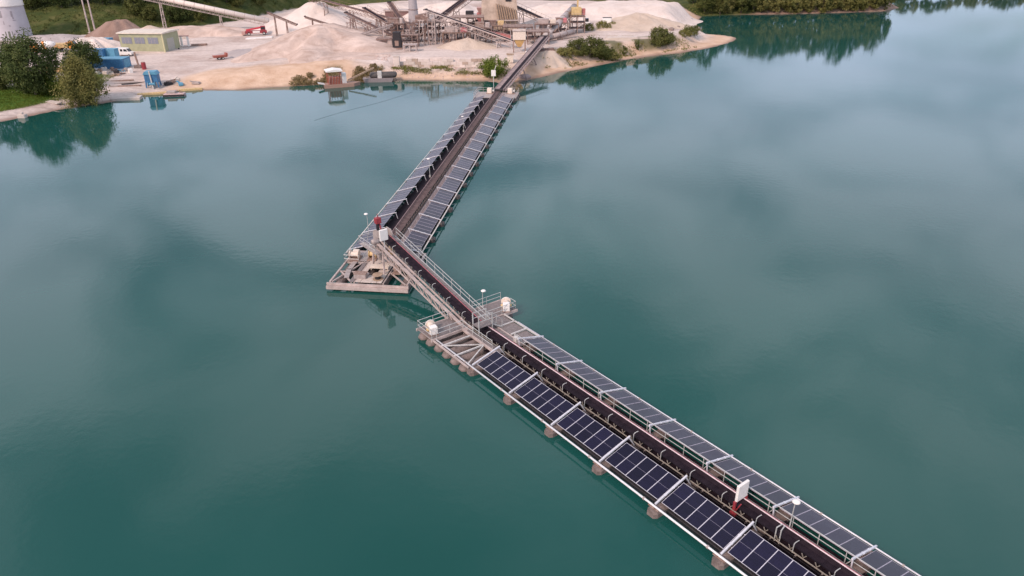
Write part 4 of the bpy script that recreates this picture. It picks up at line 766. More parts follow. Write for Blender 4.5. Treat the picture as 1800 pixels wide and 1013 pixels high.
# small tracked screen between the stackers, loader
hb = at(531, 44, 4.0); mach('tracked_screen', 'small tracked screening machine between two stackers', (hb.x, hb.y, gz(hb.x, hb.y)), [('track', MB().bbox(-2.2, 2.2, -1.4, -.9, 0, .8, .2), TYRE), ('track', MB().bbox(-2.2, 2.2, .9, 1.4, 0, .8, .2), TYRE), ('body', MB().bbox(-2.6, 1.6, -1.1, 1.1, .8, 2.4, .15), PLANT), ('hopper', MB().hexa([(-1, -.8, 2.4), (1, -.8, 2.4), (1, .8, 2.4), (-1, .8, 2.4), (-1.8, -1.3, 3.6), (1.8, -1.3, 3.6), (1.8, 1.3, 3.6), (-1.8, 1.3, 3.6)]), DARKS)], 'machine', .3)

for i, (x0, x1, y0, y1, h, n_, lv, mt, lb) in enumerate(((-44, -38, 274, 279, 5.0, 4, 2, PLANT, 'brown frame left behind the black housing'), (-22, -13, 252, 256, 4.2, 5, 2, RUST, 'low rusty frame in front of main trestle towers'), (-12, -6, 257, 262, 5.0, 4, 2, PLANT, 'dusty frame between trestle and bunker'),
        (-10, -1, 271, 277, 4.0, 5, 2, RUST, 'rusty pipe frame at the bunker foot'), (9, 17, 266, 272, 5.0, 4, 2, PLANT, 'dusty frame under the grey covered tube'), (16, 21, 274, 279, 4.5, 3, 2, RUST, 'rusty frame left of yellow tower'), (-40, -36, 262, 267, 6.0, 3, 3, PLANT, 'slim brown frame behind the black housing'))):
    f = lattice('screening_frame', lb, x0, x1, y0, y1, h, n_, lv, mt)
    cw = (x1-x0)/2
    part('chute', MB().hexa([(-cw*.5, -.8, h*.4), (-cw*.1, -.8, h*.4), (-cw*.1, .8, h*.4), (-cw*.5, .8, h*.4), (-cw*.8, -1.4, h+1.6), (cw*.2, -1.4, h+1.6), (cw*.2, 1.4, h+1.6), (-cw*.8, 1.4, h+1.6)]), [PLANT, PLANTL, RUST][i % 3], f)
    part('pipe', MB().path([(-cw, -2.6, .6), (cw*.3, -2.7, .9), (cw*.9, -2.5, h*.7)], .22, 8), [RUST, PLANTL][i % 2], f)
    part('motor', MB().bbox(cw*.3, cw*.8, -1.2, .8, h+.1, h+1.5, .1), [CREAM, PINKP, PLANTL, YEL][i % 4], f)

# loose rubble on the bank below the wall and along the mound foot
g_ = np.random.default_rng(77); rb_ = MB()
for i in range(420):
    x = g_.uniform(-36, -4); y = g_.uniform(213, 225) if i < 300 else g_.uniform(226, 234); 
    if i >= 300: x = g_.uniform(-52, -36)
    z = gz(x, y)
    if z < .15: continue
    s_ = g_.uniform(.12, .38); rot = g_.uniform(0, 6.28); q = [(math.cos(rot+k*1.257)*s_*g_.uniform(.7, 1.2), math.sin(rot+k*1.257)*s_*g_.uniform(.7, 1.2)) for k in range(5)]
    rb_.add([(x+a, y+b, z-.1) for a, b in q]+[(x+a*.55, y+b*.55, z+s_*.7) for a, b in q], [(4, 3, 2, 1, 0), (5, 6, 7, 8, 9)]+[(k, (k+1) % 5, 5+(k+1) % 5, 5+k) for k in range(5)])
struct(tag(part('rubble', rb_, M('pink_rubble', (.36, .25, .21), .95, 0, .3, 1.5, col2=(.55, .43, .38))), 'loose pinkish rubble on the bank below the block wall', 'rubble'), 'stuff')
hz0, hz1 = at(553, 212, 0), at(725, 163, 0); pts = [hz0.lerp(hz1, k/8)+Vector((0, .8*math.sin(k*.9), 0)) for k in range(9)]
streak = MB().path([tuple(q-hz0+Vector((0, 0, -.09))) for q in pts], .13, 8); tag(part('dark_streak', streak, M('teal_streak', (.035, .07, .075), .6), None, hz0), 'thin dark hose on the water left of the bridge landing', 'streak')  # thin dark tube lying along the water surface

# slender trestle bents and raking props standing among the conveyors
for i, (px, py, Yd, hh, lean, mt) in enumerate(((612, 80, 262, 6.5, .9, PLANT), (628, 78, 266, 7.5, -.6, PLANT), (648, 76, 268, 6.0, .8, PLANT), (716, 84, 254, 5.0, .5, PLANTL), (727, 84, 254, 6.5, -.4, PLANT), (741, 84, 253, 8.0, .3, PLANTL), (752, 83, 254, 9.0, -.3, PLANT), (779, 83, 254, 8.0, .4, PLANTL), (793, 82, 255, 7.2, -.5, PLANT), (808, 82, 255, 6.0, .4, PLANTL), (826, 80, 256, 5.2, -.4, PLANT), (846, 80, 256, 4.4, .4, PLANTL))):
    q = atY(px, py, Yd); r = thing('trestle_bent', f'slender steel trestle bent among the plant conveyors, {ORD[i]} from the left', 'trestle', (q.x, Yd, gz(q.x, Yd)-.1), 0, 'trestle bents of the plant')
    for e in (-1, 1): part('leg', MB().bar((e*.9, 0, 0), (e*.45+lean, .3, hh), .2, .2), mt, r)
    part('cap_beam', MB().bar((-1.0+lean, .3, hh), (1.0+lean, .3, hh), .24, .22), mt, r)
    for k in range(3): part('brace', MB().bar((-.85+lean*k/3, .05, hh*k/3+.2), (.75+lean*(k+1)/3, .2, hh*(k+1)/3-.1), .1, .1), mt, r)
conv('boom_conveyor', 'thin pale spreader boom raking up-left over the mound foot', atY(690, 42, 262), atY(628, 62, 256), 1.0, .6, (.3, .8), PLANTL, DUSTB, False)
conv('plant_conveyor', 'short rusty conveyor behind the main trestle towards the red crusher', atY(765, 62, 266), atY(838, 36, 272), 1.8, 1.1, (.3, .75), RUST, BELT)

# ================================================================== yard, left side: tower, sheds, vehicles
def on(px, py, z=2.5):                    # where the line of sight first meets the ground
    d = ray(px, py); t0 = 100.0/d.y; ts = np.linspace(t0, 560.0/d.y, 2400); zz = CAM_H+d.z*ts; hh = np.maximum(height(d.x*ts, d.y*ts), 0)
    k = np.argmax(zz <= hh) if (zz <= hh).any() else len(ts)-1
    return Vector((d.x*ts[k], d.y*ts[k], hh[k]))
p = on(14, 72)
tw = thing('tapered_tower', 'tall pale grey round tower with murals behind the left trees', 'tower', (p.x-.8, p.y+6, gz(p.x, p.y)-.3))
tw.scale = (.82, .82, 1)
part('shell', MB().lathe((0, 0, 0), [(7.6, 0), (7.5, .5), (6.95, 12.2), (6.95, 12.3)], 28), SILOM, tw, smooth=True)
part('white_ring', MB().lathe((0, 0, 0), [(7.2, 12.3), (7.25, 12.5), (7.1, 19), (6.5, 20.5), (1, 21)], 28), WHITE, tw, smooth=True)
def on_shell(name, ang, z0, z1, wdt, mat):
    b = MB(); r0 = 7.5-.7*z0/14.5+.03; r1 = 7.5-.7*z1/14.5+.03; vs = []
    for r_, z in ((r0, z0), (r1, z1)):
        for q in (-1, 0, 1): a = ang+q*wdt/14.5; vs.append((r_*math.cos(a), r_*math.sin(a), z))
    for r_, z in ((r0-.3, z0), (r1-.3, z1)):
        for q in (-1, 0, 1): a = ang+q*wdt/14.5; vs.append((r_*math.cos(a), r_*math.sin(a), z))
    b.add(vs, [(0, 1, 4, 3), (1, 2, 5, 4), (3, 4, 10, 9), (4, 5, 11, 10), (0, 3, 9, 6), (2, 8, 11, 5)]); part(name, b, mat, tw)
on_shell('door', R(-72), .3, 3.6, 3.0, M('olive_door', (.13, .14, .12), .7))
for a, z0, z1, wd in ((-48, 8.6, 10.6, 1.0), (-46, 7.8, 8.6, .6), (-43.5, 7.2, 7.5, 1.5), (-83, 8.4, 10.8, 1.1), (-79, 6.0, 7.2, .5), (-63, 5.2, 5.8, .7)): on_shell('mural_figure', R(a), z0, z1, wd, MURAL)
part('cornice', MB().lathe((0, 0, 0), [(6.9, 12.05), (7.35, 12.15), (7.35, 12.32), (6.9, 12.4)], 28), PALE, tw)
# masts
for i, (px, py, lb) in enumerate(((158, 58, 'left one of two tall beige masts at foot of the slope'), (169, 62, 'right one of two tall beige masts by the brown soil heap'))):
    p = on(px, py, 3); m = thing('mast', lb, 'mast', (p.x, p.y, gz(p.x, p.y)-.2)); part('pole', MB().tube((0, 0, 0), (0, .2, 17), .34, 8, .24), PLANTL, m); part('footing', MB().box(-.7, .7, -.7, .7, -.1, .35), CONC, m)
    part('collar', MB().lathe((0, 0, 0), [(.34, 5.9), (.42, 6), (.42, 6.2), (.34, 6.3)], 10), DULL, m)
# green warehouse
p0 = on(291, 92.5); p1 = on(320, 84.5); ax = math.atan2(p1.y-p0.y, p1.x-p0.x)
gw = thing('warehouse', 'olive green warehouse with pale flat roof and grey door', 'building', (p0.x, p0.y, gz(p0.x, p0.y)-.25), ax)
LN = 15.6; WD = 9.8; HT = 6.2
part('wall', MB().box(0, WD, .0, LN, 0, HT), OLIVE, gw)
part('roof', MB().prism([(-.5, HT-.05), (WD+.5, HT-.05), (WD+.5, HT+.35), (WD/2, HT+.55), (-.5, HT+.3)], -.5, LN+.5, 'y'), ROOFM, gw)
part('door', MB().box(2.2, 6.4, -.06, .03, .1, 4.4), M('grey_door', (.36, .35, .31), .6), gw)
part('corner_trim', MB().box(-.08, .3, -.08, .3, .0, HT-.06), M('pale_trim', (.48, .45, .27), .7), gw)
for y0 in (1.8, 6.6, 11.2):
    wn = part('window', MB().box(-.07, .02, y0, y0+3.6, 3.0, 5.0), M('window_blue_grey', (.20, .21, .25), .3), gw)
    for q in (1.2, 2.4): part('mullion', MB().box(-.10, -.06, y0+q-.05, y0+q+.05, 3.0, 5.0), DULL, wn)
part('base_course', MB().box(-.05, WD+.05, -.05, LN, 0, .5), CONC, gw); part('bollard', MB().lathe((6.8, -1.0, 0), [(.35, 0), (.35, .5), (.2, .7)], 10), DARKS, gw)
def veh(name, label, px, py, ang, cat='vehicle', z=2.5): p = on(px, py, z); return thing(name, label, cat, (p.x, p.y, gz(p.x, p.y)+.03), R(ang))
def wheels(r, xs, yw, rad=.42):
    for x in xs:
        for e in (-1, 1):
            t = part('wheel', MB().lathe((x, e*yw, rad), [(rad*.7, -.14), (rad, -.1), (rad, .1), (rad*.7, .14)], 14, 'y'), TYRE, r); part('rim', MB().lathe((x, e*(yw+.02), rad), [(rad*.55, -.15), (rad*.5, .15)], 10, 'y'), PALE, t)
# white van, facing right
v = veh('van', 'white panel van parked in front of the warehouse', 221, 98.5, -8, 'van')
part('body', MB().prism([(-2.9, .45), (2.75, .45), (2.9, .7), (2.85, 1.15), (1.95, 1.45), (1.2, 2.3), (.7, 2.5), (-2.7, 2.55), (-2.9, 2.4)], -1.0, 1.0, 'y'), WHITE, v)
part('windscreen', MB().hexa([(1.28, -.85, 2.25), (1.98, -.85, 1.47), (1.98, .85, 1.47), (1.28, .85, 2.25), (1.33, -.85, 2.29), (2.03, -.85, 1.51), (2.03, .85, 1.51), (1.33, .85, 2.29)]), GLASSD, v)
for e in (-1, 1): part('side_window', MB().prism([(.3, 1.5), (1.7, 1.5), (1.1, 2.2), (.3, 2.2)], e*1.0, e*1.02, 'y'), GLASSD, v)
part('side_window', MB().prism([(-.9, 1.5), (-.1, 1.5), (-.1, 2.2), (-.9, 2.2)], -1.02, -1.0, 'y'), GLASSD, v)
for e in (-.7, .7): part('headlight', MB().box(2.84, 2.92, e-.15, e+.15, .75, 1.0), PALE, v)
wheels(v, (-1.9, 1.9), .92, .36)
def container(label, px, py, ang, ln, wd, h, mat, roof=None, z=2.5):
    r = veh('container', label, px, py, ang, 'container', z); part('body', MB().box(-ln/2, ln/2, -wd/2, wd/2, .12, h), mat, r)
    rb = MB(); 
    for x in np.arange(-ln/2+.3, ln/2-.1, .5): rb.box(x, x+.16, -wd/2-.05, -wd/2-.003, .3, h-.2)
    part('corrugation', rb, mat, r); part('roof', MB().box(-ln/2-.06, ln/2+.06, -wd/2-.08, wd/2+.06, h+.003, h+.12), roof or mat, r)
    part('skid', MB().box(-ln/2+.2, ln/2-.2, -wd/2+.2, wd/2-.2, -.25, .11), DARKS, r); part('door', MB().box(ln/2, ln/2+.05, -wd*.35, wd*.35, .25, h-.25), roof or mat, r); return r
container('white container left of the blue ones behind the bushes', 150, 106, -4, 6.2, 2.6, 2.9, M('offwhite_steel', (.52, .49, .48), .6))
container('blue container behind the blue shed, next to white container', 175, 104, -4, 4.6, 2.6, 3.0, BLUE)
container('blue container nearest the white van', 196, 103, -4, 4.4, 2.6, 2.9, BLUEL)
container('blue shed with pale blue roof in front of the containers', 192, 120, 2, 11.2, 5.2, 2.8, BLUE, BLUEL)
container('small blue and white container behind the white gravel heap', 186, 79, -6, 5.0, 2.4, 2.2, BLUE, BLUEL)
container('small dark teal container at the warehouse corner', 227, 87, -6, 4.0, 2.3, 2.6, M('teal_paint', (.05, .13, .17), .6))
# concrete mixer truck behind the trees
v = veh('mixer_truck', 'orange and white concrete mixer truck behind the left trees', 82, 93, 10, 'truck')
part('chassis', MB().box(-3.8, 3.6, -.5, .5, .7, 1.0), DARKS, v); part('cab', MB().prism([(-4.4, .6), (-2.4, .6), (-2.4, 2.9), (-3.9, 2.9), (-4.4, 2.0)], -1.2, 1.2, 'y'), ORANGE, v); part('windscreen', MB().prism([(-4.42, 2.0), (-3.95, 2.85), (-3.98, 2.87), (-4.46, 2.02)], -1.0, 1.0, 'y'), GLASSD, v)
part('drum', MB().lathe((0, 0, 0), [(.6, -2.2), (1.3, -1.2), (1.45, .2), (1.2, 1.6), (.55, 3.2)], 16, 'x'), WHITE, v, (.2, 0, 2.3), (0, -.18, 0), smooth=True); part('band', MB().lathe((0, 0, 0), [(1.44, -.6), (1.5, -.3), (1.5, .0), (1.44, .3)], 16, 'x'), ORANGE, v, (.2, 0, 2.3), (0, -.18, 0)); part('chute', MB().bar((3.0, 0, 2.6), (4.6, 0, 1.2), .6, .2), ORANGE, v); wheels(v, (-3.2, 1.4, 2.7), 1.0, .52)
v = veh('dump_truck', 'orange tipper truck right of the concrete mixer', 113, 89, 5, 'truck')
part('chassis', MB().box(-3.4, 3.4, -.5, .5, .7, 1.0), DARKS, v); part('cab', MB().prism([(4.2, .6), (2.3, .6), (2.3, 3.0), (3.7, 3.0), (4.2, 2.1)], -1.2, 1.2, 'y'), ORANGE, v); part('windscreen', MB().prism([(4.22, 2.1), (3.75, 2.95), (3.79, 2.97), (4.26, 2.12)], -1.0, 1.0, 'y'), GLASSD, v)
part('bed', MB().hexa([(-3.4, -1.1, 1.0), (2.0, -1.1, 1.0), (2.0, 1.1, 1.0), (-3.4, 1.1, 1.0), (-3.8, -1.3, 2.4), (2.1, -1.3, 2.4), (2.1, 1.3, 2.4), (-3.8, 1.3, 2.4)]), YEL, v); part('canopy', MB().box(1.4, 2.6, -1.1, 1.1, 2.4, 2.6), ORANGE, v); wheels(v, (-2.4, -1.1, 3.1), 1.0, .52)
# red telehandler and trailer, white slab
v = veh('red_loader', 'bright red machine at left foot of the largest sand mound', 452, 62, 16, 'machine', 3)
part('chassis', MB().bbox(-4.2, 3.8, -.9, .9, .7, 1.7, .1), RED, v); part('cab', MB().bbox(1.6, 3.4, -.9, .9, 1.7, 3.3, .15), RED, v); part('window', MB().box(1.8, 3.2, -.94, -.89, 2.1, 3.0), GLASSD, v); part('boom', MB().bar((3.4, 0, 3.0), (-3.8, 0, 1.9), .7, .6), M('bright_red', (.50, .04, .06), .45), v); part('side_panel', MB().box(-1.4, 1.2, -.95, -.88, .9, 1.6), WHITE, v); part('bucket', MB().prism([(-4.2, .4), (-5.4, .4), (-5.6, 1.5), (-4.2, 1.6)], -1.1, 1.1, 'y'), M('pale_red', (.45, .27, .24)), v); wheels(v, (-2.9, 2.7), .95, .62)
p = on(455, 68, 3); sl = tag(part('white_slab', MB().hexa([(-4.8, -1.2, 0), (4.8, -1.2, 0), (5.2, 1.4, 0), (-4.2, 1.4, 0), (-4.8, -1.2, .3), (4.8, -1.2, .5), (5.2, 1.4, .5), (-4.2, 1.4, .3)]).box(-4.2, -1, -1.6, -1.2, 0, .2), WHITE, None, (p.x, p.y, gz(p.x, p.y)), (0, 0, R(16))), 'flat white sheet lying beside the bright red machine', 'sheet')
v = veh('trailer', 'small red barrow trailer on the grey yard in front of the mound', 388, 105, 32, 'trailer', 3)
part('bed', MB().hexa([(-2.0, -.8, .7), (2.0, -.8, .7), (2.0, .8, .7), (-2.0, .8, .7), (-2.2, -1.0, 1.3), (2.2, -1.0, 1.3), (2.2, 1.0, 1.3), (-2.2, 1.0, 1.3)]), M('dull_red', (.33, .10, .07), .7), v); part('tailboard', MB().box(1.6, 2.2, -1.0, 1.0, 1.35, 1.9), M('dull_red', (.3, .1, .1)), v); part('drawbar', MB().bar((-2.0, 0, .7), (-3.6, 0, .45), .14, .12), RUST, v); wheels(v, (-.6, .6), .85, .4)
# white gantry frame, pipe stack
p = on(327, 83, 3); mach('gantry', 'white gantry frame beside the warehouse door', (p.x, p.y, gz(p.x, p.y)), [('panel', MB().box(-1.5, -.8, -.2, .2, 0, 3.6), WHITE), ('panel', MB().box(.7, 1.4, -.2, .2, 0, 3.6), WHITE), ('lintel', MB().box(-1.7, 1.6, -.3, .3, 3.6, 3.9), M('pale_red', (.45, .27, .24))), ('sill', MB().box(-1.8, 1.8, -.4, .4, -.05, .15), RUST)], 'frame', R(10))
p = on(350, 81, 3); ps = thing('pipe_stack', 'heap of brown pipes lying right of the white frame', 'pipes', (p.x, p.y, gz(p.x, p.y)), R(14))
for i, (y, z) in enumerate(((-.5, .2), (-.1, .2), (.3, .2), (.7, .2), (-.3, .52), (.1, .52), (.5, .52))): part('steel_pipe', MB().tube((-2.6+.3*(i % 3), y, z), (2.4+.4*(i % 2), y, z+.1*(i % 2)), .18, 8), RUST, ps)
# post and red barrel, scrap
p = on(245, 120, 2); mach('rusty_post', 'rusty post on a block beside the red drum', (p.x, p.y, gz(p.x, p.y)), [('post', MB().bar((0, 0, 0), (-.5, 0, 4.6), .4, .4), RUST), ('block', MB().box(-1.2, .9, -.7, .7, 0, .9), FLOATM)], 'post', 0)
p = on(254, 122, 2); mach('red_drum', 'upright red drum standing by the rusty post', (p.x, p.y, gz(p.x, p.y)), [('drum', MB().lathe((0, 0, 0), [(.6, 0), (.62, .1), (.62, 1.9), (.5, 2.0)], 14), RED), ('lid', MB().lathe((0, 0, 0), [(.52, 2.0), (.45, 2.1)], 14), RUST)], 'drum', 0)
SCR = [RUST, DULL, PALE, DARKS, WHITE, CONC, BLUEL, TIMBER]
names = ['rusty', 'dull grey', 'pale grey', 'black', 'white', 'concrete', 'light blue', 'wooden']
spots = [(160, 127), (168, 124), (176, 127), (184, 125), (191, 128), (198, 124), (205, 129), (213, 126), (222, 125), (230, 128), (203, 134), (172, 131), (186, 131), (215, 131)]
for i, (px, py) in enumerate(spots):
    p = on(px, py, 2); k = (i*3+1) % 8; b = MB()
    if i % 3 == 0: b.bbox(-.7, .7, -.5, .5, 0, .9+.2*(i % 2), .05); nm = 'crate'
    elif i % 3 == 1: b.bar((-1.3, -.2, .15), (1.2, .1, .4), .35, .25).bar((-1.0, .4, .12), (1.1, -.5, .3), .3, .2).bar((-.4, -.6, .5), (.5, .6, .55), .2, .2); nm = 'beam_heap'
    else: b.lathe((0, 0, 0), [(.5, 0), (.55, .1), (.55, .8), (.3, .95)], 10).box(.7, 1.3, -.3, .3, 0, .5); nm = 'drum'
    tag(part(nm, b, SCR[k], None, (p.x, p.y, gz(p.x, p.y)-.03), (0, 0, i*1.3)), f'{names[k]} {nm.replace("_", " ")} in the scrap row before the blue shed, {ORD[i]} from left end' if i < 10 else f'{names[k]} {nm.replace("_", " ")} lying just below the scrap row before the blue shed', 'scrap', 'scrap in front of the blue shed')
for i, (px, py, ang) in enumerate(((215, 143, 12), (222, 147, 20), (228, 152, 8), (212, 152, 16), (235, 148, 25))):
    p = on(px, py, 1.5); tag(part('steel_profile', MB().bar((-3, 0, .15), (3, 0, .2), .35, .3).bar((-2.6, .5, .1), (2.2, .6, .15), .2, .2), [RUST, DULL, RUST, DULL, DARKS][i], None, (p.x, p.y, gz(p.x, p.y)), (0, 0, R(ang))), f'steel beams lying on the bank left of the blue winch tower, {ORD[i]} from the top', 'beams', 'steel beams on the bank')
p = on(98, 127, 2); tag(part('plank_stack', MB().box(-2.6, 2.6, -.8, .8, 0, .5).box(-2.4, 2.5, -.7, .7, .52, 1.0).box(-2.5, 2.3, -.7, .6, 1.02, 1.4), M('fresh_plank', (.48, .31, .15), .8), None, (p.x, p.y, gz(p.x, p.y))), 'orange plank stack between the dark tree and the willow', 'planks')
# blue winch tower at the shore, jetty things
p = on(271, 153, 1)
wt = thing('winch_tower', 'blue winch tower with pale mast standing on the shore', 'winch', (p.x, p.y, gz(p.x, p.y)), R(8))
for x in (-1.6, 1.6):
    for y in (-1.2, 1.2): part('leg', MB().bar((x, y, 0), (x*.8, y*.8, 3.4), .3, .3), BLUE, wt)
part('house', MB().bbox(-1.7, 1.7, -1.2, 1.2, 1.3, 3.4, .1), BLUE, wt); part('roof', MB().prism([(-1.9, 3.4), (1.9, 3.4), (1.4, 4.2), (-1.4, 4.2)], -1.4, 1.4, 'y'), BLUEL, wt); part('mast', MB().bar((.2, -1.5, -.6), (-.1, -1.3, 4.4), .4, .3), PALE, wt); part('drum', MB().lathe((0, -1.5, 1.0), [(.6, -.9), (.6, -.8), (.35, -.78), (.35, .78), (.6, .8), (.6, .9)], 12, 'x'), BLUEL, wt)
for px, py, ln, lb, mt in ((272, 163, 8.5, 'ochre timber baulk along the water below the blue winch tower', YEL), (335, 156, 6, 'ochre timber baulk at water edge right of the pink raft', YEL)):
    p = at(px, py, .45); tag(part('timber_baulk', MB().bbox(-ln/2, ln/2, -.5, .5, -.7, .5, .06), mt, None, (p.x, p.y, max(.0, gz(p.x, p.y))+.02), (0, 0, R(16))), lb, 'timber')
p = at(307, 166, .4); rp_ = thing('work_raft', 'pinkish work raft moored below the blue winch tower', 'raft', (p.x, p.y, 0), R(8))
part('hull', MB().bbox(-2.6, 2.6, -1.1, 1.1, -.4, .7, .1), M('pink_hull', (.47, .34, .33), .7), rp_); part('deck_box', MB().bbox(-1.8, .4, -.7, .7, .7, 1.3, .06), DULL, rp_); part('bollard', MB().tube((1.4, .3, .7), (1.4, .3, 1.4), .14, 8).tube((2.0, -.4, .7), (2.0, -.4, 1.3), .12, 8), RUST, rp_); part('fender', MB().box(-2.7, 2.7, -1.2, -1.1, .1, .5), DARKS, rp_)
p = at(222, 172, .5); tag(part('concrete_slipway', MB().hexa([(-3.4, -1.3, -.5), (3.6, -1.3, -.5), (3.6, 1.3, -.3), (-3.4, 1.3, -.3), (-3.4, -1.3, .45), (3.6, -1.3, .55), (3.6, 1.3, .75), (-3.4, 1.3, .65)]), CONC, None, (p.x, p.y, .1), (0, 0, R(8))), 'pale concrete slab lying half in water right of the willow', 'slab')
p = on(95, 181, 1); tag(part('white_board', MB().hexa([(-2.6, -.7, 0), (2.6, -.7, 0), (2.6, .7, 0), (-2.6, .7, 0), (-2.6, -.7, .15), (2.6, -.7, .15), (2.6, .7, .25), (-2.6, .7, .25)]), CONC, None, (p.x, p.y, gz(p.x, p.y)+.02), (0, 0, R(-32))), 'pale slab lying on the gravel strip below the lawn', 'slab')
p = at(40, 207, 0); tag(part('mooring_block', MB().bbox(-.9, .9, -.6, .6, -.6, .8, .1).bbox(-.5, .3, -.3, .3, .8, 1.2, .06), CONC, None, (p.x, p.y, 0)), 'pale mooring block in shallow water at the left bank', 'block')
for i, (px, py) in enumerate(((300, 146), (308, 143), (318, 150), (345, 148), (296, 150))):
    p = on(px, py, 1.2); tag(part('gear_pile', MB().bbox(-1.1, 1.0, -.6, .6, 0, .6, .08).bar((-1, -.6, .3), (1.3, .8, .9), .3, .3), [RUST, CREAM, BLUEL, DULL, DARKS][i], None, (p.x, p.y, gz(p.x, p.y)), (0, 0, i)), ['rusty gear beside the blue winch tower', 'cream gear heap right of the blue winch tower', 'light blue tarpaulin gear above the pink raft', 'grey gear at the sand edge right of the pink raft', 'black gear at the foot of the blue winch tower'][i], 'gear')
# dredger and float barge
p = at(597, 152, 0); dr = thing('dredger', 'small rusty red dredger boat with white canopy by the reeds', 'boat', (p.x, p.y, 0), R(20))
dr.scale = (1.25,)*3
part('hull', MB().prism([(-3.4, -1.5), (3.0, -1.5), (4.6, 0), (3.0, 1.5), (-3.4, 1.5)], -.4, .7, 'z'), M('hull_brown', (.30, .19, .15), .8), dr)
for x in (-2.4, .4):
    for y in (-1.2, 1.2): part('post', MB().tube((x, y, .7), (x, y, 3.4), .09, 8), M('dull_red', (.33, .1, .07)), dr)
part('engine', MB().bbox(-2.2, .2, -.9, .9, .7, 2.2, .15), M('dull_red', (.33, .1, .07)), dr); part('canopy', MB().prism([(-2.8, 3.4), (.8, 3.4), (.8, 3.6), (-1, 3.9), (-2.8, 3.6)], -1.6, 1.6, 'y'), WHITE, dr); part('cabin', MB().bbox(.6, 1.6, -.6, .6, .7, 2.9, .08), WHITE, dr); part('boom', MB().bar((2.0, 0, 1.2), (8.2, 1.6, 3.2), .3, .3), TIMBER, dr); part('bow_plate', MB().hexa([(-4.6, -1, 1.0), (-3.2, -1, .7), (-3.2, 1, .7), (-4.6, 1, 1.0), (-4.6, -1, 1.1), (-3.2, -1, .8), (-3.2, 1, .8), (-4.6, 1, 1.1)]), PALE, dr)
for i in range(5): part('strut', MB().bar((-2.3+i*.6, -1.25, .7), (-2.0+i*.6, -1.25, 2.6), .12, .12), RUST, dr)
p = at(669, 143, 0); bg_ = thing('float_barge', 'grey barge carrying dark pipe floats beside the reed bank', 'barge', (p.x, p.y, 0), R(4))
bg_.scale = (1.2,)*3
part('hull', MB().hexa([(-3.4, -1.3, -.4), (2.6, -1.3, -.4), (2.6, 1.3, -.4), (-3.4, 1.3, -.4), (-4.0, -1.5, .9), (3.2, -1.5, .9), (3.2, 1.5, .9), (-4.0, 1.5, .9)]), M('barge_grey', (.25, .215, .22), .7), bg_)
for y in (-.6, .7): part('pipe_float', MB().lathe((0, y, 1.5), [(.3, -2.4), (.6, -2.1), (.6, 3.6), (.3, 3.9)], 12, 'x'), DFLOAT, bg_, smooth=True)
part('control_post', MB().bbox(-.5, .5, -1.2, -.6, .9, 2.5, .06), PALE, bg_)
p = at(921, 139, 0); tag(part('stranded_boat', MB().lathe((0, 0, .35), [(.1, -2.2), (.7, -1.4), (.95, 0), (.8, 1.2), (.2, 2.1)], 12, 'x'), M('boat_hull', (.36, .27, .26), .7), None, (p.x, p.y, .15), (.0, 0, R(20)), smooth=True), 'upturned pinkish boat at the shore right of the ramp', 'boat')
p = on(960, 92, 2); tag(part('sheet_pile', MB().bbox(-2.5, 2.5, -.5, .5, 0, 1.2, .1).tube((-2, -.8, .4), (2.5, -.9, .5), .3, 8), PLANT, None, (p.x, p.y, gz(p.x, p.y)), (0, 0, .3)), 'dark pipes and plate heap right of the ramp conveyor', 'scrap')
p = on(1110, 68, 4); tag(part('pink_sheet', MB().hexa([(-5.5, -1.4, 0), (5.5, -1.4, 0), (5.5, 1.4, 0), (-5.5, 1.4, 0), (-5.3, -1.3, .5), (5.3, -1.3, .5), (5.3, 1.3, .7), (-5.3, 1.3, .7)]).box(-5, -1, 1.5, 2.2, 0, 1.0).box(.5, 4.5, 1.5, 2.2, 0, .9), CONC, None, (p.x-3.5, p.y, gz(p.x, p.y)), (0, 0, R(3))), 'long pale slab stack on the headland above the bushes', 'slab')
p = on(1031, 46, 4); v = thing('wheel_loader', 'small white and black loader right of the yellow tower', 'loader', (p.x, p.y, gz(p.x, p.y)), R(20))
part('body', MB().bbox(-1.6, 1.2, -.8, .8, .6, 1.6, .12), WHITE, v); part('cab', MB().bbox(-.6, .6, -.7, .7, 1.6, 2.9, .12), GLASSD, v); part('bucket', MB().prism([(1.5, .1), (2.6, .1), (2.5, 1.1), (1.5, 1.0)], -1.1, 1.1, 'y'), DULL, v); wheels(v, (-1.0, .9), .8, .6)
# dark boulders scattered on the headland
bd = []
for i in range(5):
    b = MB(); r_ = np.random.default_rng(i); b.lathe((0, 0, 0), [(.5+.2*r_.random(), -.1), (.75, .2), (.6+.2*r_.random(), .6), (.25, .85)], 7); bd.append(fixn(b.mesh('boulder', M('boulder_rock', (.24, .19, .17), .95, 0, .3, 2))))
for i, (px, py) in enumerate(((1180, 29), (1186, 31), (1190, 30), (1196, 29), (1205, 37), (1214, 37), (1205, 42), (1222, 50), (1228, 52), (1216, 47), (1192, 50), (1180, 54), (1199, 45))):
    p = on(px, py, 4); put_ = put('boulder', bd[i % 5], None, (p.x, p.y, gz(p.x, p.y)), (0, 0, i*1.1), (.8+.3*(i % 3),)*3)
    tag(put_, f'dark boulder on the right headland, {ORD[i]} from the back', 'boulder', 'boulders on the headland')

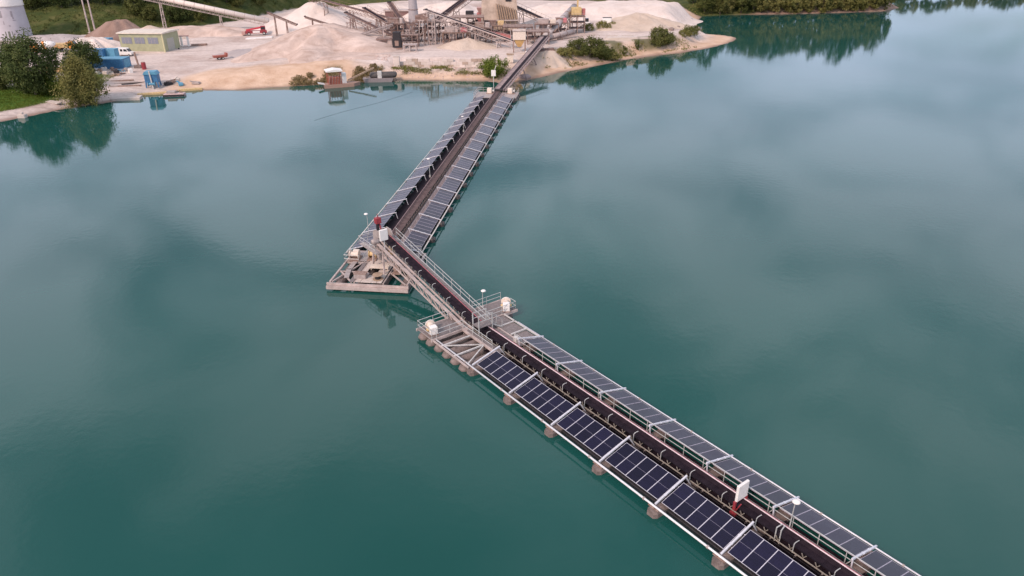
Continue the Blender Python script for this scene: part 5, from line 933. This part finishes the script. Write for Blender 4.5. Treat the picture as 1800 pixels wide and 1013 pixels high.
# ================================================================== vegetation
def leaf_mat(nm, c1, c2, c3, sc_=.35):
    m = bpy.data.materials.new(nm); m.use_nodes = True; n = m.node_tree.nodes; l = m.node_tree.links; b = n['Principled BSDF']
    at_ = n.new('ShaderNodeAttribute'); at_.attribute_name = 'tint'; oi = n.new('ShaderNodeObjectInfo')
    ad = n.new('ShaderNodeMath'); ad.operation = 'MULTIPLY_ADD'; ad.inputs[1].default_value = .35; l.new(oi.outputs['Random'], ad.inputs[0]); l.new(at_.outputs['Fac'], ad.inputs[2])
    sb = n.new('ShaderNodeMath'); sb.operation = 'SUBTRACT'; sb.inputs[1].default_value = .17; l.new(ad.outputs[0], sb.inputs[0])
    rp = n.new('ShaderNodeValToRGB'); rp.color_ramp.elements[0].color = (*c1, 1); rp.color_ramp.elements[1].color = (*c3, 1); e = rp.color_ramp.elements.new(.5); e.color = (*c2, 1)
    l.new(sb.outputs[0], rp.inputs[0]); l.new(rp.outputs[0], b.inputs['Base Color']); b.inputs['Roughness'].default_value = .75; b.inputs['Specular IOR Level'].default_value = .2
    tr = n.new('ShaderNodeBsdfTranslucent'); l.new(rp.outputs[0], tr.inputs[0]); ms = n.new('ShaderNodeMixShader'); ms.inputs[0].default_value = .28
    l.new(b.outputs[0], ms.inputs[1]); l.new(tr.outputs[0], ms.inputs[2]); l.new(ms.outputs[0], n['Material Output'].inputs[0]); return m
LF_DARK = leaf_mat('dark_leaves', (.034, .054, .017), (.068, .095, .027), (.125, .145, .046))
LF_MID = leaf_mat('olive_leaves', (.058, .074, .018), (.105, .118, .032), (.18, .18, .062))
LF_WIL = leaf_mat('willow_leaves', (.12, .125, .032), (.20, .19, .058), (.29, .265, .10))
LF_BRT = leaf_mat('bright_leaves', (.060, .095, .010), (.105, .150, .018), (.17, .20, .04))
LF_DRY = leaf_mat('dry_stems', (.16, .115, .055), (.26, .20, .10), (.36, .29, .17))
BARK = M('bark', (.085, .065, .05), .9, 0, .3, 4)
def crown_mesh(seed, h, r, c0, nclump, nleaf, leaf, mat, squash=1.0, taper=0.0, droop=0.0, name='crown'):
    g = np.random.default_rng(seed); k = nclump
    u = g.normal(size=(k, 3)); u /= np.linalg.norm(u, axis=1)[:, None]; rad = g.uniform(.35, 1.0, k)**.55
    lob = 1+.22*np.sin(np.arctan2(u[:, 1], u[:, 0])*3+g.uniform(0, 6))+.16*np.sin(np.arctan2(u[:, 1], u[:, 0])*5+u[:, 2]*4+g.uniform(0, 6))
    hc = (1-c0)*h/2; cz = c0*h+hc
    tz = u[:, 2]*rad; tp = 1-taper*(tz*.5+.5)
    c = np.stack([u[:, 0]*rad*r*lob*tp, u[:, 1]*rad*r*lob*tp, tz*hc*(1+.1*g.normal(size=k))+cz], 1)
    cr = g.uniform(.5, 1.15, k)*r*.26
    P = np.repeat(c, nleaf, 0); crn = np.repeat(cr, nleaf); n_ = len(P)
    q = g.normal(size=(n_, 3))*.5; q[:, 2] *= squash; P = P+q*crn[:, None]
    if droop: P[:, 2] -= droop*np.hypot(P[:, 0], P[:, 1])/r*g.uniform(0, 1, n_)
    P[:, 2] = np.maximum(P[:, 2], .12)
    nv = g.normal(size=(n_, 3))+(P-np.array([0, 0, cz*.8]))/r*.9+np.array([0, 0, .5]); nv /= np.linalg.norm(nv, axis=1)[:, None]
    a = np.cross(nv, g.normal(size=(n_, 3))); a /= np.linalg.norm(a, axis=1)[:, None]; b_ = np.cross(nv, a)
    s = leaf*g.uniform(.55, 1.3, n_)[:, None]
    V = np.stack([P-a*s, P-b_*s*.55, P+a*s, P+b_*s*.55], 1).reshape(-1, 3); Fc = np.arange(n_*4).reshape(-1, 4)
    me = bpy.data.meshes.new(name); me.from_pydata(V.tolist(), [], Fc.tolist()); me.materials.append(mat)
    tint = np.clip(np.repeat(g.uniform(.1, .9, k), nleaf)*.55+.45*g.uniform(0, 1, n_), 0, 1).repeat(4)
    at_ = me.attributes.new('tint', 'FLOAT', 'POINT'); at_.data.foreach_set('value', tint.astype(np.float32)); return me
def trunk_mesh(seed, h, r, c0, tr):
    g = np.random.default_rng(seed+90); b = MB(); top = h*.82; n_ = 5; pts = [Vector((g.uniform(-.12, .12)*i*.4, g.uniform(-.12, .12)*i*.4, top*i/n_)) for i in range(n_+1)]; pts[0].z = -.4
    for i in range(n_): b.tube(pts[i], pts[i+1], tr*(1-i/n_*.85), 8, tr*(1-(i+1)/n_*.85))
    for j in range(7):
        a = g.uniform(0, 6.28); z = h*(c0+.1+(.6-c0*.5)*j/7); i = min(n_-1, int(z/top*n_)); p = pts[i].lerp(pts[i+1], z/top*n_-i); L0 = r*g.uniform(.5, .8)
        b.tube(p, p+Vector((math.cos(a)*L0, math.sin(a)*L0, L0*g.uniform(.3, .8))), tr*.4, 6, tr*.1)
    return fixn(b.mesh('trunk', BARK))
def plant(name, label, x, y, meshes, rz=0, sxy=1.0, sz=1.0, group=None, cat='tree', z=None):
    r = thing(name, label, cat, (x, y, (gz(x, y) if z is None else z)-.1), rz, group); r.scale = (sxy, sxy, sz)
    put('crown', meshes[0], r); put('trunk', meshes[1], r); return r
def pair(seed, h, r, c0, ncl, nl, leaf, mat, tr=.3, **k): return crown_mesh(seed, h, r, c0, ncl, nl, leaf, mat, **k), trunk_mesh(seed, h, r, c0, tr)
p = on(64, 167, 1.5); plant('leafy_tree', 'largest dark green tree on the left lawn', p.x, p.y, pair(1, 14.5, 6.2, .06, 260, 85, .27, LF_DARK, .38))
p = on(8, 152, 1.5); plant('leafy_tree', 'dark tree cut by the left frame edge', p.x-1, p.y, pair(2, 12, 6, .08, 120, 70, .28, LF_DARK, .35))
p = on(148, 185, 1.0); plant('willow_tree', 'olive yellow willow overhanging the water on left bank', p.x, p.y+.5, pair(3, 11.4, 5.6, .02, 240, 95, .22, LF_WIL, .35, taper=.45, droop=1.2))
p = on(122, 140, 2); plant('leafy_tree', 'dark bushy tree between the largest tree and the willow', p.x, p.y+8, pair(4, 8.5, 5.4, .05, 110, 65, .28, LF_DARK, .3))
p = on(95, 166, 1.5); plant('shrub', 'yellow green shrub between largest tree and willow', p.x, p.y, pair(5, 5.0, 3.6, .02, 70, 60, .20, LF_BRT, .15), cat='shrub')
p = on(12, 158, 1.5); plant('shrub', 'bright low hedge at the left frame edge on the lawn', p.x-2, p.y, pair(6, 3.6, 3.2, .0, 60, 60, .20, LF_MID, .15), cat='shrub')
p = on(869, 141, .5); plant('shrub', 'bright green bush left of ramp conveyor at water edge', p.x, p.y+1.5, pair(7, 6.0, 3.9, .0, 100, 70, .20, LF_BRT, .15), cat='shrub')
BSH = [pair(11, 4.6, 4.0, .0, 70, 60, .22, LF_MID, .15), pair(12, 5.8, 4.4, .0, 90, 65, .22, LF_MID, .15), pair(13, 3.0, 2.6, .0, 45, 50, .18, LF_WIL, .1), pair(14, 4.2, 1.6, .0, 30, 50, .18, LF_MID, .1), pair(15, 3.0, 2.6, .0, 45, 50, .18, LF_DRY, .1)]
for px, py, k, s, lb in ((1018, 101, 1, .85, 'leftmost of the green bushes along the right bank'), (1042, 104, 1, 1.0, 'tallest green bush in the clump on the right bank'), (1064, 106, 0, .9, 'olive bush at right end of the clump on right bank'), (1078, 108, 2, 1.0, 'small yellowish bush at waterline right of the clump'), (1000, 107, 2, 1.0, 'small yellowish bush left of the clump on right bank'), (987, 102, 2, .8, 'lowest tuft-like bush beside the ochre bank by the ramp'),
                        (1098, 100, 3, .8, 'slender upright shrub alone on the right bank'), (1121, 92, 3, .75, 'thin dark upright shrub beside the ochre bluff'), (1160, 85, 1, 1.0, 'rounded green bush right of the ochre bluff'), (1172, 83, 0, .8, 'olive bush hugging the rounded bush on right bank'), (1215, 66, 0, .8, 'yellow green bush near the headland tip'), (1204, 67, 2, .9, 'small bush left of the one near the headland tip'),
                        (1035, 55, 2, .9, 'small weed clump at the right foot of yellow tower'), (1060, 53, 2, 1.1, 'weed clump in front of the white tank'), (1078, 50, 2, .8, 'weed clump right of the white tank'), (545, 140, 4, .5, 'low dry bush on the bank left of the dredger'), (630, 130, 4, .55, 'dry bush on the bank behind the dredger'), (655, 124, 4, .5, 'yellowish bush on the bank behind the barge')):
    p = on(px, py, 2); plant('shrub', lb, p.x, p.y+1, BSH[k], px*.7, s, s, 'bushes along the quarry banks', 'shrub')
# right wooded bank
TR = [pair(21, 18, 5.6, .06, 120, 46, .42, LF_MID, .4), pair(22, 16, 4.8, .04, 100, 46, .42, LF_DARK, .35), pair(23, 20, 5.2, .10, 110, 46, .42, LF_DARK, .4), pair(24, 15, 5.6, .02, 110, 46, .40, LF_WIL, .35, taper=.3), pair(25, 19, 4.4, .12, 80, 46, .42, LF_MID, .35), pair(26, 14, 5.4, .0, 110, 50, .40, LF_WIL, .35)]
spots = []
for i in range(17): spots.append((95+i*5.7+random.uniform(-1.2, 1.2), 0, random.uniform(1.4, 2.8), random.choice([0, 3, 5, 3, 0])))
for i in range(15): spots.append((92+i*6.8+random.uniform(-2, 2), 1, random.uniform(7, 12), random.choice([2, 4, 0, 1])))
for rw, lb0 in ((0, 'front row tree on the wooded right bank'), (1, 'taller rear row tree on the wooded right bank')):
    for i, (x, r_, off, k) in enumerate([s for s in spots if s[1] == rw]):
        ys = np.interp(x, [92.7, 112, 138.9, 165, 185, 200], [371, 374, 375, 379, 383, 398]); s = random.uniform(.72, .92) if rw == 0 else random.uniform(.85, 1.08)
        plant('bank_tree', f'{lb0}, {ORD[i]} from the left', x, ys+off, TR[k], random.uniform(0, 6), s, s*random.uniform(.92, 1.1), 'trees on the wooded right bank')
for i in range(26):
    x = 214+i*6.4; ys = np.interp(x, [208, 225, 300, 420], [425, 470, 492, 500])+4+random.uniform(0, 5); s = random.uniform(.50, .72)
    plant('bank_tree', f'distant lakeside tree mirrored at the upper right, {ORD[i]} from the left', x, ys, TR[random.choice([0, 1, 3, 5])], random.uniform(0, 6), s, s*.8, 'distant trees mirrored at upper right')
# wooded slope at the back left
HT_ = [pair(31, 11, 4.6, .04, 90, 46, .38, LF_DARK, .3), pair(32, 13, 5.0, .05, 95, 46, .40, LF_DARK, .3), pair(33, 8, 4.2, .0, 80, 46, .34, LF_MID, .25)]
hs = []
for i in range(24): hs.append((-262+i*7.2+random.uniform(-2, 2), random.uniform(30, 38)))
for i, (x, hd_) in enumerate(sorted(hs)):
    y = float(np.interp(x, FOOT[:, 0], FOOT[:, 1]))+hd_; s = random.uniform(.85, 1.15)
    plant('hill_tree', f'dark tree along the crest of the back left slope, {ORD[i]} from the left', x, y, HT_[random.choice([0, 1, 0, 1, 2])], random.uniform(0, 6), s, s, 'trees along the slope crest')
for i, (px, py, k, s, lb) in enumerate(((262, 40, 2, .8, 'olive bush on slope foot left of the lattice tower'), (300, 44, 0, .85, 'dark bush right of the first lattice tower'), (322, 42, 0, .9, 'dark bush filling the gap under the covered conveyor'), (238, 30, 2, 1.0, 'olive tree on the slope behind the warehouse'), (352, 40, 2, .7, 'olive brush under the covered conveyor middle'), (368, 33, 2, .7, 'dull brush beside the second lattice tower'), (345, 20, 1, .8, 'dark tree behind the middle of covered conveyor'), (415, 14, 2, .9, 'olive tree above the covered conveyor'), (455, 12, 2, .9, 'olive tree at right end of the wooded slope'), (300, 14, 1, .9, 'tall dark tree above the dark bushes by lattice tower'))):
    p = on(px, py, 5); plant('slope_tree', lb, p.x, p.y+2, HT_[k], i*1.7, s, s, 'bushes at the slope foot')
# uncountable low growth: brush on the slope, reeds, lawn
def scatter(name, label, pts, mat, hgt, leaf, per, seed):
    g = np.random.default_rng(seed); P = np.repeat(pts, per, 0); n_ = len(P); P = P+np.stack([g.normal(0, .35, n_), g.normal(0, .35, n_), g.uniform(0, 1, n_)*hgt*np.repeat(g.uniform(.4, 1, len(pts)), per)], 1)
    a = g.normal(size=(n_, 3))*np.array([.6, .6, 1.0])+np.array([0, 0, .5]); a /= np.linalg.norm(a, axis=1)[:, None]; b_ = np.cross(a, g.normal(size=(n_, 3))); b_ /= np.linalg.norm(b_, axis=1)[:, None]; s = leaf*g.uniform(.6, 1.3, n_)[:, None]
    V = np.stack([P-a*s, P-b_*s*.4, P+a*s, P+b_*s*.4], 1).reshape(-1, 3); me = bpy.data.meshes.new(name); me.from_pydata(V.tolist(), [], np.arange(n_*4).reshape(-1, 4).tolist()); me.materials.append(mat)
    t_ = np.clip(.5*np.repeat(vnoise(pts[:, 0], pts[:, 1], 6, seed), per)+.5*g.uniform(0, 1, n_), 0, 1).repeat(4); at_ = me.attributes.new('tint', 'FLOAT', 'POINT'); at_.data.foreach_set('value', t_.astype(np.float32))
    o = struct(put(name, me), 'stuff'); return tag(o, label, name.replace('_', ' '))
def field(x0, x1, y0, y1, n_, cond, seed):
    g = np.random.default_rng(seed); x = g.uniform(x0, x1, n_); y = g.uniform(y0, y1, n_); k = cond(x, y); x, y = x[k], y[k]; return np.stack([x, y, height(x, y)], 1)
scatter('brush', 'rough green brush covering the slope behind the yard', field(-265, -95, 298, 420, 9000, lambda x, y: (hill(x, y) > 1) & (hill(x, y) < 60) & (vnoise(x, y, 7, 21) > .32), 5), LF_MID, .9, .35, 6, 41)
scatter('dry_grass', 'olive dry grass on the flat land behind the gravel', field(-95, 110, 360, 470, 5000, lambda x, y: (hill(x, y) > 2) & (vnoise(x, y, 9, 22) > .45), 6), LF_WIL, .5, .35, 4, 42)
scatter('reeds', 'dry reeds and weeds on the bank by the dredger', field(-61, -34, 203, 226, 4200, lambda x, y: (land_dist(x, y) > .4) & (land_dist(x, y) < 8) & (vnoise(x, y, 4, 9) > .42), 7), LF_DRY, 1.3, .28, 6, 43)
scatter('bank_weeds', 'low green weeds growing on the right bank', field(10, 66, 215, 275, 5200, lambda x, y: (land_dist(x, y) > 2.0) & (land_dist(x, y) < 12) & (vnoise(x, y, 5, 24) > .50), 8), LF_WIL, .7, .26, 5, 44)
scatter('wall_weeds', 'weeds below the concrete block wall', field(-35, -2, 214, 225, 2200, lambda x, y: (land_dist(x, y) > 4) & (land_dist(x, y) < 12) & (vnoise(x, y, 3.2, 25) > .62), 9), LF_WIL, .8, .24, 5, 45)
scatter('lawn_grass', 'short bright grass on the left lawn', field(-150, -112, 170, 215, 12000, lambda x, y: (land_dist(x, y) > 6.5) & (land_dist(x, y) < 28), 10), LF_BRT, .18, .16, 4, 46)
